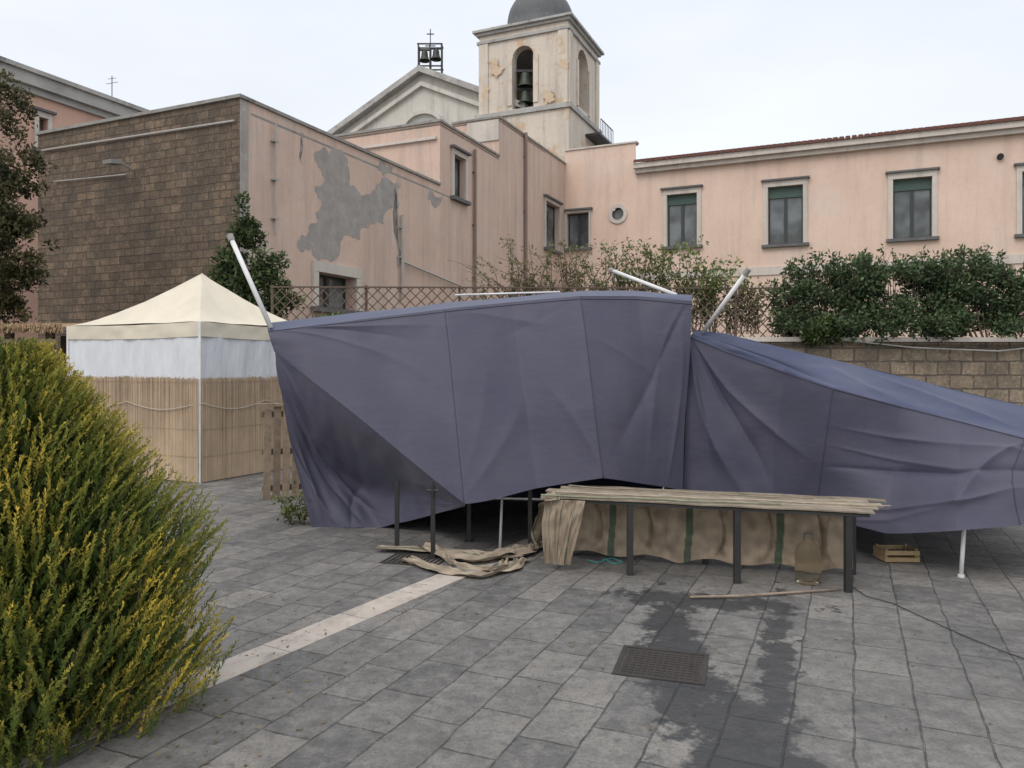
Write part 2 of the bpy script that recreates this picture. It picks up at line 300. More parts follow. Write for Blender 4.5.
def patch(name,rows,mat,parent,nu=150,nv=80,creases=(),amp=.02,fade=(1,1,1,1),nscale=(5,1.5),seed=0,world=False,cols=None,lin=0,linv=None,**pr):
    R=[cr([tuple(p) if world else tuple(at(*p)) for p in r],nu,lin) for r in rows]
    G=np.empty((nv,nu,3))
    for j in range(nu): G[:,j]=cr([r[j] for r in R],nv,lin*.4 if linv is None else linv)
    du=np.gradient(G,axis=1);dv=np.gradient(G,axis=0); Nn=np.cross(du,dv); Nn/=np.linalg.norm(Nn,axis=2,keepdims=True)+1e-9
    if Nn[...,1].mean()>0: Nn=-Nn
    U,V=np.meshgrid(np.linspace(0,1,nu),np.linspace(0,1,nv)); disp=np.zeros_like(U)
    for i in range(nv):
        for j in range(nu):
            u=U[i,j];v=V[i,j]; disp[i,j]=amp*(noise.noise(Vector((u*nscale[0],v*nscale[1],seed)))+.4*noise.noise(Vector((u*nscale[0]*2.6+v*1.5,v*nscale[1]*1.8,seed+5))))
    for (a,b,c,d,w,dep) in creases:
        dx=c-a;dy=d-b;L=dx*dx+dy*dy; t0=((U-a)*dx+(V-b)*dy)/L; t=np.clip(t0,0,1)
        bow=.03*np.sin(t*math.pi)*(1 if dep>0 else -1)
        dist=np.hypot(U-a-t*dx+bow*dy,V-b-t*dy-bow*dx); ww=w*(.35+1.2*t)
        disp+= dep*np.exp(-np.sqrt(.04+(dist/ww)**2)*1.1)*np.clip(np.minimum(t*3,(1-t)*3)+.1,0,1)
    fl,frr,ft,fb=fade; E=np.ones_like(U)
    if fl: E*=np.clip(U/.05,0,1)
    if frr: E*=np.clip((1-U)/.05,0,1)
    if ft: E*=np.clip(V/.06,0,1)
    if fb: E*=np.clip((1-V)/.06,0,1)
    G=G+Nn*(disp*E)[...,None]
    idx=np.arange(nu*nv).reshape(nv,nu); Fc=np.stack([idx[:-1,:-1],idx[:-1,1:],idx[1:,1:],idx[1:,:-1]],-1).reshape(-1,4)
    C=None
    if cols: C=[cols(u,v) for u,v in zip(U.ravel(),V.ravel())]
    return mk(name,G.reshape(-1,3),Fc,mat,parent,True,C,**pr), G
# ================================================================ SETTING
g=MB(); g.add([(-150,-60,0),(150,-60,0),(150,240,0),(-150,240,0)],[(0,1,2,3)]); o=g.build('pavement',PAVE,None,kind='structure'); 
me=o.data
for v in me.vertices: v.co=v.co+Vector(o.location)
o.location=(0,0,0)
sd=Vector((.505,.863,0)); sn=Vector((.863,-.505,0)); s0=Vector((-1.62,3.78,.004))
m=MB()
k=-2.6
while k<3.3:
    L=random.uniform(.55,.8); a=s0+sd*k; b=s0+sd*(k+L-.006); w=sn*.112
    m.hexa([a-w-Vector((0,0,.02)),a+w-Vector((0,0,.02)),b+w-Vector((0,0,.02)),b-w-Vector((0,0,.02)),a-w,a+w,b+w,b-w]); k+=L
m.build('paving_strip',STRIPE,None,kind='structure')
m=MB(); m.add([(-4.2,13,1.95),(22,13.2,1.95),(24,24,2.0),(3,33,2.0),(-2,26,2.0),(-5.2,15.4,1.95)],[(0,1,2,3,4,5)]); m.build('garden_terrace',SOIL,None,kind='structure')
# ---- retaining wall
RW=Fr((-4.1,12.85),(.9996,.028),(.028,-.9996)); 
t=thing('retaining_wall','low wall of tan stone blocks with pale coping, behind the collapsed blue canopies','wall',tuple(RW.P(10,-.2,0)))
m=MB(); m.fbox(RW,0,24,-.45,0,0,2.0); m.build('wall',TUFF2,t)
m=MB(); m.fbox(RW,-.03,24.05,-.48,.05,2.002,2.08); m.build('coping',TRIM,t)
# ---- lattice fence
FZ0,FZ1=2.09,2.92; FL=9.6; FW=Fr(RW.P(0,-.12,0)[:2],RW.d,RW.n)
t=thing('lattice_fence','brown diamond lattice fence standing on the stone retaining wall','fence',tuple(FW.P(FL/2,0,FZ0)))
m=MB(); sp=.185
def latt(u0,u1,z0,z1,sg,n):
    h=z1-z0; k=u0-h
    while k<u1:
        a=max(k,u0); b=min(k+h,u1)
        if b-a>.02:
            za=(a-k); zb=(b-k); za,zb=(za,zb) if sg>0 else (h-za,h-zb)
            m.bar(FW.P(a,n,z0+za),FW.P(b,n,z0+zb),.018,.008,FW.n+(0,))
        k+=sp
latt(0,FL,FZ0,FZ1,1,.006); latt(0,FL,FZ0,FZ1,-1,-.006); m.build('lattice',LATT,t)
m=MB(); m.fbox(FW,0,FL,-.02,.02,FZ1,FZ1+.025); m.build('top_rail',LATT,t)
for i in range(7):
    m=MB(); u=i*FL/6; m.fbox(FW,u-.02,u+.02,-.065,-.022,FZ0-.008,FZ1+.05); m.build('post',LATT,t)
# ---- window helper
def window(fr,h,parent,surround=True,shutter=.16,depth=.22,sur=.13,mull=True,fm=WFR,sm=TRIM,head=True):
    a,b,c,d=h; fwd=.06
    m=MB(); e=fwd
    m.fbox(fr,a,a+e,-depth,-depth+.05,c,d).fbox(fr,b-e,b,-depth,-depth+.05,c,d).fbox(fr,a+e,b-e,-depth,-depth+.05,c,c+e).fbox(fr,a+e,b-e,-depth,-depth+.05,d-e,d)
    if mull: mm=(a+b)/2; m.fbox(fr,mm-.06,mm+.06,-depth,-depth+.06,c+e,d-e)
    w=m.build('window',fm,parent)
    for x0,x1 in (((a+e,(a+b)/2-.06),((a+b)/2+.06,b-e)) if mull else ((a+e,b-e),)):
        m=MB(); m.fbox(fr,x0,x1,-depth+.005,-depth+.02,c+e,d-e); m.build('pane',GLASS,w)
    if shutter:
        zz=d-(d-c)*shutter; m=MB(); n=8
        for i in range(n): z0=zz+(d-zz)*i/n; m.fbox(fr,a+.005,b-.005,-depth+.07,-depth+.09+.006*(i%2),z0,z0+(d-zz)/n-.004)
        m.build('roller_shutter',SHUT,w)
    if surround:
        m=MB(); s=sur; m.fbox(fr,a-s,a-.002,.002,.06,c,d).fbox(fr,b+.002,b+s,.002,.06,c,d).fbox(fr,a-s,b+s,.002,.065,d+.002,d+s*1.3); m.build('surround',sm,w)
        if head: m=MB(); m.fbox(fr,a-s-.08,b+s+.08,.002,.16,d+s*1.3+.002,d+s*1.3+.07); m.build('lintel',SILL,w)
    m=MB(); m.fbox(fr,a-sur-.06,b+sur+.06,-depth,.15,c-.11,c-.002); m.build('sill',SILL,w)
# ---- annex building
A0=(-5.37,15.0); FA=Fr(A0,D1,D2); FT=Fr(A0,ND2,ND1)
annex=thing('annex_building','tall annex with dark brown stone block front and peeling pink flank wall','building',(-6.5,18.5,0))
TW=FT.u(38); ZT=6.87
uA1=FA.u(440); uA2=FA.u(499); uA3=FA.u(565); Z1=FA.z(440,122); Z2=FA.z(499,118)
m=MB(); m.wall(FT,0,TW,0,ZT); m.wall(Fr(FT.P(TW,0,0)[:2],D1,ND2),0,9,0,ZT); m.build('stone_front_wall',TUFF,annex,label='front wall of dark brown weathered stone blocks')
hs=[FA.hole(317,355,275,309)]; m=MB(); m.wall(FA,0,uA1,0,ZT,hs,.35); hs2=[FA.hole(453,464.5,157,199)]
m.wall(FA,uA1,uA2,0,Z1,hs2,.25); hs3=[FA.hole(545,558.5,204,250)]; m.wall(FA,uA2,uA3,0,Z2,hs3,.25)
FB1=Fr(FA.P(uA1,0,0)[:2],ND2,ND1); ub=FB1.u(330); m.wall(FB1,0,ub,ZT-.3,Z1)
FB2=Fr(FA.P(uA2,0,0)[:2],ND2,ND1); ub2=FB2.u(452); m.wall(FB2,0,ub2,Z1-.3,Z2); m.build('pink_wall',PINKW,annex,label='weathered pink plaster wall with bare grey patches')
boxes([(FT,-.002,TW,-9,-.3,ZT-.25,ZT-.2),(FB1,0,ub,-4.1,-.0,Z1-.1,Z1-.05),(FB2,0,ub2,-6,-.0,Z2-.1,Z2-.05)],'roof',CONC,annex)
boxes([(FT,-.05,TW+.03,-.3,.05,ZT+.002,ZT+.07),(FA,.3,uA1-.01,-.3,.05,ZT+.002,ZT+.07),(FB1,-.05,ub,-.25,.06,Z1+.002,Z1+.07),(FA,uA1+.26,uA2-.01,-.25,.05,Z1+.002,Z1+.07),(FB2,-.05,ub2,-.25,.06,Z2+.002,Z2+.07),(FA,uA2+.26,uA3,-.25,.05,Z2+.002,Z2+.07)],'coping',CONC,annex)
boxes([(FB1,.1,ub-.05,.002,.09,Z1-.5,Z1-.42),(FB2,.0,1.2,.003,.05,Z2-.75,Z2-.05)],'string_course',TRIM,annex)
m=MB(); m.fbox(FA,.0,.22,.003,.012,0,ZT-.02); m.build('corner_strip',GREYPL,annex)
for h,kw in ((hs[0],dict(shutter=0,head=False,sur=.18,depth=.33,sm=TRIM)),(hs2[0],dict(shutter=0,sur=.12,mull=False)),(hs3[0],dict(shutter=0,sur=.1,mull=False))): window(FA,h,annex,**kw)
def ragged(fr,pts,n,amp,off):
    P=[(fr.u(x),fr.z(x,y)) for x,y in pts]
    for it in range(n):
        Q=[]
        for i in range(len(P)):
            a=P[i];b=P[(i+1)%len(P)]; L=math.hypot(b[0]-a[0],b[1]-a[1]); r=random.uniform(-1,1)*amp*L
            Q+= [a,((a[0]+b[0])/2+(b[1]-a[1])/max(L,.01)*r,(a[1]+b[1])/2-(b[0]-a[0])/max(L,.01)*r)]
        P=Q
    m=MB(); m.add([fr.P(u,off,z) for u,z in P],[tuple(range(len(P)))]); return m
for k,pl in enumerate(([(314,153),(330,156),(347,158),(350,186),(372,191),(394,184),(399,206),(386,212),(384,224),(362,228),(358,240),(340,247),(322,259),(300,252),(297,242),(306,236),(319,222),(315,212),(322,200),(315,190),(325,180),(318,168)],[(395,183),(402,186),(404,262),(397,268),(394,230),(397,205)],[(300,132),(304,135),(303,165),(300,160)],[(430,190),(442,196),(438,206),(428,200)],[(248,262),(262,258),(266,280),(252,290)],[(380,160),(392,166),(390,174),(378,170)])):
    ragged(FA,pl,3,.28,.005).build('bare_plaster_patch',GREYPL,annex)
def pipe(fr,px,y0,y1,r,mat,par,off=.08,name='drainpipe'):
    u=fr.u(px); m=MB(); z0=fr.z(px,y0); z1=fr.z(px,y1); m.tube([fr.P(u,off,z1),fr.P(u,off,z0)],r,8)
    for f in (.15,.5,.85): z=z0+(z1-z0)*f; m.fbox(fr,u-.07,u+.07,.002,off+.02,z-.02,z+.02)
    m.build(name,mat,par)
pipe(FA,473,150,300,.05,PIPE,annex); pipe(FA,524,133,290,.06,PIPE,annex); pipe(FA,400,215,300,.045,PIPEW,annex); pipe(FA,273,125,235,.02,PIPEW,annex)
m=MB(); ua=FA.u(400); m.tube([FA.P(ua,.1,FA.z(400,262)),FA.P(FA.u(455),.1,FA.z(455,285))],.03,6); m.build('drainpipe',PIPEW,annex)
MB().tube([FT.P(.1,.05,ZT-.45),FT.P(TW-.2,.05,ZT-.38)],.022,6).build('conduit',PIPEW,annex); MB().tube([FT.P(FT.u(56),.05,FT.z(56,182)),FT.P(FT.u(128),.05,FT.z(128,175))],.014,6).build('conduit',PIPEW,annex)
ul=FT.u(134); zl=FT.z(134,168); t=thing('floodlight','grey floodlight on a short arm high on the dark stone wall','lamp',tuple(FT.P(ul,0,zl)))
m=MB(); m.tube([FT.P(ul,0,zl-.05),FT.P(ul,.25,zl+.02),FT.P(ul,.4,zl+.04)],.02,6); m.build('arm',PIPEW,t)
m=MB(); m.prism(Fr(FT.P(ul,.4,0)[:2],ND1,D2),[(0,zl+.08),(.26,zl+.02),(.24,zl-.06),(-.02,zl-.02)],-.13,.13); m.build('lamp_housing',CONC,t)
m=MB(); m.tube([at(112,110,26.2),at(112,76,26.2)],.015,5); m.tube([at(106,84,26.2),at(118,82,26.2)],.01,4); m.tube([at(108,79,26.2),at(116,78,26.2)],.01,4); m.build('roof_antenna',BLACKM,None,label='thin roof antenna above the far left building',cat='antenna')
# ---- long pink building
FB=Fr(FA.P(uA3,0,0)[:2],D2,ND1); pk=thing('long_pink_building','long pink plaster building with tall shuttered windows and tiled roof edge','building',tuple(FB.P(12,-3,0)))
us=FB.u(636); UE=28.0; ZE=9.62
H_=[FB.hole(667,697,194,246),FB.hole(768,803,186,244),FB.hole(893,932,178,238),FB.hole(1022,1065,170,233),FB.hole(567,589,213,248)]
oc=FB.u(618); zc=FB.z(618,214)
m=MB(); r=.27; hh=H_+[(oc-r,oc+r,zc-r,zc+r)]
m.wall(FB,0,us,0,10.6,[hh[4],hh[5]],.3); m.wall(FB,us,UE,0,ZE,hh[:4],.3)
for q in range(4):
    pts=[(oc+r*sx,zc+r*sz) for sx,sz in [((1,1),(-1,1),(-1,-1),(1,-1))[q]]]
    a0=q*math.pi/2; pts+=[(oc+r*math.cos(a0+k*math.pi/16),zc+r*math.sin(a0+k*math.pi/16)) for k in range(9)]
    m.add([FB.P(u,0,z) for u,z in pts],[(0,i,i+1) for i in range(1,9)])
m.fbox(FB,0,us,-.35,-.0,10.6,10.62)
m.build('pink_wall',PINK,pk)
for h in H_[:4]: window(FB,h,pk,sur=.16,shutter=.19)
window(FB,H_[4],pk,sur=.08,shutter=0)
m=MB(); seg=28; vs=[]
for k in range(seg):
    a=2*math.pi*k/seg
    for rr,n in ((.25,.003),(.40,.003),(.40,.06),(.25,.06)): vs.append(FB.P(oc+rr*math.cos(a),n,zc+rr*math.sin(a)))
m.add(vs,[(k*4+i,((k+1)%seg)*4+i,((k+1)%seg)*4+(i+1)%4,k*4+(i+1)%4) for k in range(seg) for i in range(4)]); w=m.build('round_window',TRIM,pk)
m=MB(); m.add([FB.P(oc+.28*math.cos(2*math.pi*k/seg),-.15,zc+.28*math.sin(2*math.pi*k/seg)) for k in range(seg)],[tuple(range(seg))]); m.build('pane',GLASS,w)
boxes([(FB,us,UE,.002,.22,ZE-.28,ZE-.12),(FB,us-.02,UE,-.3,.38,ZE-.118,ZE+.08),(FB,0,us+.05,-.3,.06,10.625,10.69)],'cornice',TRIM,pk)
m=MB()
x=us
while x<UE: m.hexa([FB.P(x,.46,ZE+.085),FB.P(x+.2,.46,ZE+.085),FB.P(x+.2,-5,ZE+1.5),FB.P(x,-5,ZE+1.5),FB.P(x+.03,.46,ZE+.2),FB.P(x+.17,.46,ZE+.2),FB.P(x+.17,-5,ZE+1.62),FB.P(x+.03,-5,ZE+1.62)]); x+=.21
m.build('tiled_roof',TILE,pk)
m=MB(); m.fbox(FB,us-1.0,UE,.002,.05,FB.z(745,276),FB.z(745,268)); m.build('string_course',TRIM,pk)
m=MB(); m.tube([FB.P(FB.u(1000),-.05,FB.z(1000,157)),FB.P(FB.u(1000),.12,FB.z(1000,157))],.1,12); m.build('vent_pipe',DARK,pk)
# ---- far left building
FLo=(-12.7,26.0); FLb=Fr(FLo,D1,D2); lb=thing('far_left_building','salmon building with heavy pale cornice behind the stone wall, upper left','building',(-16,20,0))
wh=FLb.hole(38,47,118,150); m=MB(); m.wall(FLb,-11,6,0,10.1,[wh],.2); m.wall(Fr(FLb.P(6,0,0)[:2],ND2,D1),0,8,0,10.1); m.build('salmon_wall',PINKL,lb)
boxes([(FLb,-11,6.0,.002,.12,9.62,9.8),(FLb,-11,6.1,-.3,.28,9.802,10.15),(FLb,-11,6.15,-.3,.38,10.152,10.28)],'cornice',GREYC,lb)
m=MB(); m.fbox(FLb,-11,6,-8,-.3,10.1,10.2); m.build('roof',TILE,lb); window(FLb,wh,lb,shutter=0,fm=LATT)
# ---- bell tower
TO=(2.95,40.0); TS=5.2; c=Vector((TO[0],TO[1],0))+Vector((*ND2,0))*TS/2+Vector((*D1,0))*TS/2
tw=thing('bell_tower','cream plaster bell tower with arched openings and dark dome','tower',(c.x,c.y,0))
TF=Fr(TO,ND2,ND1); TR=Fr(TO,D1,D2); TB=Fr(TR.P(TS,0,0)[:2],ND2,D1); TL=Fr(TF.P(TS,0,0)[:2],D1,ND2)
zb0=TF.z(568,103); zt0=19.75
def archwall(m,fr,u0,u1,z0,z1,a0,a1,zb,zs,depth=.55):
    P=fr.P; r=(a1-a0)/2; cx=(a0+a1)/2; qd=lambda a,b,c_,d: m.add([P(a,0,c_),P(b,0,c_),P(b,0,d),P(a,0,d)],[(0,1,2,3)])
    qd(u0,a0,z0,z1); qd(a1,u1,z0,z1); qd(a0,a1,z0,zb)
    n=14; ar=[(cx-r*math.cos(math.pi*k/n),zs+r*math.sin(math.pi*k/n)) for k in range(n+1)]
    for i in range(n): (x0,y0),(x1,y1)=ar[i],ar[i+1]; m.add([P(x0,0,y0),P(x1,0,y1),P(x1,0,z1),P(x0,0,z1)],[(0,1,2,3)]); m.add([P(x0,0,y0),P(x1,0,y1),P(x1,-depth,y1),P(x0,-depth,y0)],[(0,1,2,3)])
    for x in (a0,a1): m.add([P(x,0,zb),P(x,0,zs),P(x,-depth,zs),P(x,-depth,zb)],[(0,1,2,3)])
    m.add([P(a0,0,zb),P(a1,0,zb),P(a1,-depth,zb),P(a0,-depth,zb)],[(0,1,2,3)])
m=MB(); af=(TF.u(533.5),TF.u(512.5)); ar_=(TR.u(578),TR.u(588))
archwall(m,TF,0,TS,zb0,zt0,af[0],af[1],TF.z(523,108),TF.z(523,57)); archwall(m,TR,0,TS,zb0,zt0,ar_[0],ar_[1],TR.z(583,110),TR.z(583,66))
m.wall(TL,0,TS,zb0,zt0); m.wall(TB,0,TS,zb0,zt0)
m.add([TF.P(0,0,zt0),TF.P(TS,0,zt0),TL.P(TS,0,zt0),TR.P(TS,0,zt0)],[(0,1,2,3)]); m.build('belfry_wall',CREAM,tw)
def ring(m,e,z0,z1): return m.add([TF.P(-e,e,z0),TF.P(TS+e,e,z0),TL.P(TS+e,e,z0),TR.P(TS+e,e,z0),TF.P(-e,e,z1),TF.P(TS+e,e,z1),TL.P(TS+e,e,z1),TR.P(TS+e,e,z1)],[(0,1,2,3),(4,5,6,7),(0,1,5,4),(1,2,6,5),(2,3,7,6),(3,0,4,7)])
for a in ((.12,zt0-.45,zt0-.3),(.2,zb0-.25,zb0-.003)): ring(MB(),*a).build('moulding',GREYC,tw)
m=MB(); ring(m,.15,zt0+.002,zt0+.15); ring(m,.3,zt0+.152,zt0+.28); m.build('cornice',GREYC,tw)
for fr,a in ((TF,af),(TR,ar_)):
    for x0,x1 in ((a[0]-.28,a[0]-.003),(a[1]+.003,a[1]+.28)): MB().fbox(fr,x0,x1,.003,.07,zb0+.3,fr.z(523 if fr is TF else 583,57 if fr is TF else 66)).build('pilaster',CREAM,tw)
    for x0,x1 in ((.0,.55),(TS-.55,TS)): MB().fbox(fr,x0,x1,.003,.09,zb0,zt0-.46).build('corner_pilaster',CREAM,tw)
for k,pl in enumerate(([(487,64),(498,59),(504,66),(500,76),(490,76)],[(541,95),(552,91),(556,99),(546,104)],[(483,86),(489,88),(489,100),(483,99)],[(560,60),(565,58),(566,70),(561,69)])): ragged(TF,pl,4,.38,.095).build('peeled_patch',PEEL,tw)
m=MB(); ring(m,.08,5,zb0-.255); m.build('base_wall',CREAM,tw)
m=MB(); m.lathe((c.x,c.y,zt0+.28),[(1.98,0),(1.98,.25),(1.9,.3),(1.9,1.0)]+[(1.9*math.cos(a),1.0+1.95*math.sin(a)) for a in np.linspace(.05,1.45,12)]+[(.2,3.1),(.12,3.5),(.02,3.9)],32); m.build('dome',SLATE,tw,True)
m=MB(); 
for k in range(9): m.bar(TR.P(TS*.55+k*.3,.9,zb0-.9),TR.P(TS*.55+k*.3,.9,zb0-.1),.03)
m.bar(TR.P(TS*.55,.9,zb0-.1),TR.P(TS*.55+2.4,.9,zb0-.1),.04); m.fbox(TR,TS*.5,TS,.08,.95,zb0-1.05,zb0-.92); m.build('balcony_railing',BLACKM,tw)
def bell(p,s,label):
    t=thing('church_bell',label,'bell',(p.x,p.y,p.z)); m=MB(); m.lathe(p,[(.02*s,0),(.22*s,-.02*s),(.3*s,-.15*s),(.33*s,-.5*s),(.42*s,-.8*s),(.55*s,-.95*s),(.52*s,-.97*s)],20); m.build('bell_body',BRONZE,t,True)
    m=MB(); m.tube([p+Vector((0,0,-.3*s)),p+Vector((0,0,-1.05*s))],[.02*s,.07*s],6); m.build('clapper',BLACKM,t)
    m=MB(); m.bar(p+Vector((-.6*s,0,.08*s)),p+Vector((.6*s,0,.08*s)),.13*s,.16*s); m.build('yoke',BLACKM,t)
uf=sum(af)/2; bell(TF.P(uf,-.35,TF.z(523,70)),.85,'dark bell hanging in the front arch of the cream bell tower, upper of two'); bell(TF.P(uf,-.35,TF.z(523,88)),.75,'smaller dark bell hanging low in the front arch of the cream bell tower')
# ---- church
FC=Fr(tuple(Vector(TO)+Vector(D1)*.8),ND2,ND1); ch=thing('church_facade','off-white church front with triangular pediment left of the bell tower','church',tuple(FC.P(9,-4,0)))
ua=FC.u(423); za=FC.z(423,74); ul=FC.u(335); zl=FC.z(335,137); ur=2*ua-ul
m=MB(); m.prism(FC,[(ur,2),(ul,2),(ul,zl),(ua,za),(ur,zl)],-9,0); m.build('gable_wall',CHURCH,ch)
for sg in (1,-1):
    MB().prism(FC,[(ua,za+.002),(ua,za+.35),(ua+sg*(ul-ua+.4),zl+.15),(ua+sg*(ul-ua+.4),zl-.2)],-9.3,.5).build('raking_cornice',GREYC,ch)
    MB().prism(FC,[(ua,za-.75),(ua,za-.5),(ua+sg*(ul-ua),zl-.5),(ua+sg*(ul-ua),zl-.75)],.002,.25).build('raking_moulding',CHURCH,ch)
MB().prism(FC,[(ur,zl-1.5),(ul,zl-1.5),(ul,zl-1.15),(ur,zl-1.15)],.003,.4).build('horizontal_moulding',CHURCH,ch)
m=MB(); n=16; ra=1.5; zc2=zl-.35
for k in range(n):
    a=math.pi*k/n;b=math.pi*(k+1)/n
    m.prism(FC,[(ua-ra*math.cos(a),zc2+ra*.75*math.sin(a)),(ua-ra*math.cos(b),zc2+ra*.75*math.sin(b)),(ua-ra*.82*math.cos(b),zc2+ra*.6*math.sin(b)),(ua-ra*.82*math.cos(a),zc2+ra*.6*math.sin(a))],.002,.18)
m.build('arch_moulding',CHURCH,ch)
m=MB(); m.add([FC.P(ua-1.2*math.cos(math.pi*k/16),.01,zc2+.8*math.sin(math.pi*k/16)) for k in range(17)],[tuple(range(17))]); m.build('lunette',GREYC,ch)
zr=za+.3; zt=FC.z(425,42); B=Fr(FC.P(ua-.15,-.6,0)[:2],(1,0),(0,-1))
bf=thing('bell_support','black iron bell support with cross on the church gable ridge','bell frame',tuple(B.P(0,0,za)))
m=MB()
for x in (-.68,0,.68):
    for n in (-.3,.3): m.bar(B.P(x,n,zr-.4),B.P(x,n,zt),.07)
for z in (zt,zr+.25):
    for n in (-.3,.3): m.bar(B.P(-.75,n,z),B.P(.75,n,z),.07)
    for x in (-.7,.7): m.bar(B.P(x,-.3,z),B.P(x,.3,z),.07)
m.build('iron_rack',BLACKM,bf)
m=MB(); m.bar(B.P(0,0,zt),B.P(0,0,zt+1.0),.05); m.bar(B.P(-.22,0,zt+.7),B.P(.22,0,zt+.7),.05); m.bar(B.P(-.3,0,zt),B.P(.3,0,zt),.05); m.build('cross',BLACKM,bf)
bell(B.P(-.34,0,zt-.3),.62,'left of the two small bells in the black iron support on the church ridge'); bell(B.P(.34,0,zt-.22),.62,'right of the two small bells in the black iron support on the church ridge')
# ================================================================ vegetation
def blobs(n,c,r,s):
    out=[]
    for i in range(n):
        d=Vector(rdir(1)[0])*random.uniform(.1,1)**.5; k=random.uniform(.6,1.3)*s; out.append(((c[0]+d.x*r[0],c[1]+d.y*r[1],c[2]+d.z*r[2]),(k,k,k*.8)))
    return out
t=thing('dark_tree','dark leafy tree rising at the left edge beside the stone wall','tree',(-9.8,13.6,0))
m=MB(); m.tube([(-9.8,13.6,0),(-9.75,13.6,1.5),(-9.8,13.6,3),(-9.7,13.6,5)],[.16,.13,.09,.04],8)
for a,b in (((-9.8,13.6,2.2),(-9.0,13.4,4)),((-9.8,13.6,2.8),(-10.3,13.8,5)),((-9.7,13.6,3.6),(-9.2,13.6,5.6))): m.tube([a,tuple((x+y)/2+.1 for x,y in zip(a,b)),b],[.05,.035,.012],6)
m.build('trunk',BARK,t,True)
bl=[]
for px,py,s in ((-10,86,.34),(-2,102,.34),(7,128,.34),(-16,115,.5),(4,155,.45),(18,172,.30),(-14,180,.6),(6,200,.46),(22,206,.30),(18,235,.4),(-2,235,.55),(26,258,.28),(12,272,.46),(-16,275,.6),(18,292,.34),(0,304,.44),(16,312,.3),(30,225,.22),(29,192,.18),(12,108,.2),(-30,220,.8),(-40,150,.8),(-45,250,.8)):
    for j in range(4): q=at(px,py,13.6)+Vector((random.gauss(0,.16),random.uniform(-.5,.5),random.gauss(0,.16))); s2=s*random.uniform(.45,.8); bl.append((tuple(q),(s2,s2,s2*.85)))
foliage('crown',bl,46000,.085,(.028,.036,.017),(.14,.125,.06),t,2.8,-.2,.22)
b=at(255,365,14.1); t=thing('wall_shrub','dark green shrub against the pink flank wall behind the cream gazebo','shrub',(b.x,b.y,0))
m=MB(); m.tube([(b.x,b.y,0),(b.x+.05,b.y,1.8),(b.x-.05,b.y,3.6)],[.05,.04,.015],6); m.build('trunk',BARK,t)
bl=[]
for px,py,s in ((248,206,.12),(247,220,.16),(236,238,.2),(258,238,.19),(245,258,.3),(268,262,.22),(230,262,.2),(222,280,.2),(255,282,.34),(280,285,.2),(240,300,.32),(270,303,.3),(287,300,.16),(250,320,.4)):
    for j in range(2): bl.append((tuple(at(px+random.gauss(0,4),py+random.gauss(0,4),14.1)),(s,s,s)))
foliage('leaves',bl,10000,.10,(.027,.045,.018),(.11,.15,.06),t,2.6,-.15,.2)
def hedge(label,p0,p1,prof,n,c1,c2,Y=13.25,size=.08):
    cx=(p0+p1)/2; b=at(cx,365,Y); t=thing('hedge_shrub',label,'shrub',(b.x,b.y,1.96)); m=MB()
    for i in range(9):
        px=random.uniform(p0,p1); q=at(px,prof(px)+10,Y); m.tube([(b.x+(q.x-b.x)*.6,Y,1.9),((b.x+q.x)/2+(q.x-b.x)*.3,Y,2.3),tuple(q)],[.02,.015,.004],5)
    bl=[]
    k=int((p1-p0)*1.2)
    for i in range(k):
        px=p0-10+(p1-p0+20)*random.random(); ty=prof(px); py=ty+4+(330-ty)*random.random()**.9; q=at(px,py,Y+random.uniform(-.25,.5)); s=random.uniform(.09,.22); bl.append((tuple(q),(s*1.3,s,s)))
    for i in range(k//9):
        px=random.uniform(p0,p1); q=at(px,random.uniform(318,332),12.8); s=random.uniform(.06,.14); bl.append((tuple(q),(s*1.3,.08,s*.8)))
    for i in range(int((p1-p0)*.8)):
        px=random.uniform(p0-6,p1+6); ty=prof(px); q=at(px,ty+14,Y+random.uniform(-.3,.3)); top=q+Vector((random.gauss(0,.12),0,random.uniform(.03,.5)))
        m.tube([tuple(q),tuple(top)],[.006,.003],4)
        for f in (0,.35,.7,1): bl.append((tuple(q.lerp(top,f)),(.055,.055,.075)))
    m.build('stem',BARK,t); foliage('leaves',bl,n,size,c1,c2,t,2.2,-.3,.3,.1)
G1=(.034,.058,.026);G2=(.125,.175,.085)
pf=lambda p: 272-16*noise.noise(Vector((p*.03,0,0)))-6*max(0,min(1,(p-800)/120))+12*noise.noise(Vector((p*.11,3,0)))
hedge('dark green hedge shrub on the stone wall, just right of the lattice fence',786,862,pf,15000,G1,G2)
hedge('dark green hedge shrub on the stone wall, middle of the right hedge',852,950,pf,18000,G1,G2)
hedge('dark green hedge shrub on the stone wall at the right edge, tallest',938,1075,pf,25000,G1,G2)
Y1=(.06,.08,.024);Y2=(.21,.25,.09)
twiggy('loose_shrub','thin yellow-green shrub growing through the lattice fence between the two right canopy poles','shrub',at(690,332,13.4),60,2.0,1.1,62,.085,Y1,Y2,wb=.5)
twiggy('loose_shrub','small yellow-green shrub beside the dark hedge, behind the right canopy pole','shrub',at(742,334,13.5),30,1.3,.45,45,.08,Y1,(.17,.21,.075),wb=.3)
twiggy('arching_shrub','reddish bare-stemmed arching shrub above the middle of the large blue canopy','shrub',at(560,330,13.3),85,2.35,1.35,28,.065,(.08,.075,.032),(.18,.19,.075),arch=.6,wb=.9,stemr=.01)
twiggy('arching_shrub','sparse twiggy shrub behind the fence, left of the thin middle canopy pole','shrub',at(630,330,13.5),55,1.95,.8,40,.07,(.06,.075,.024),(.17,.21,.075),arch=.4,wb=.5,stemr=.01)
twiggy('arching_shrub','low tangled shrub behind the fence above the left part of the blue canopy','shrub',at(515,330,13.4),32,1.4,.6,26,.06,(.055,.06,.024),(.14,.15,.06),arch=.6,wb=.6)
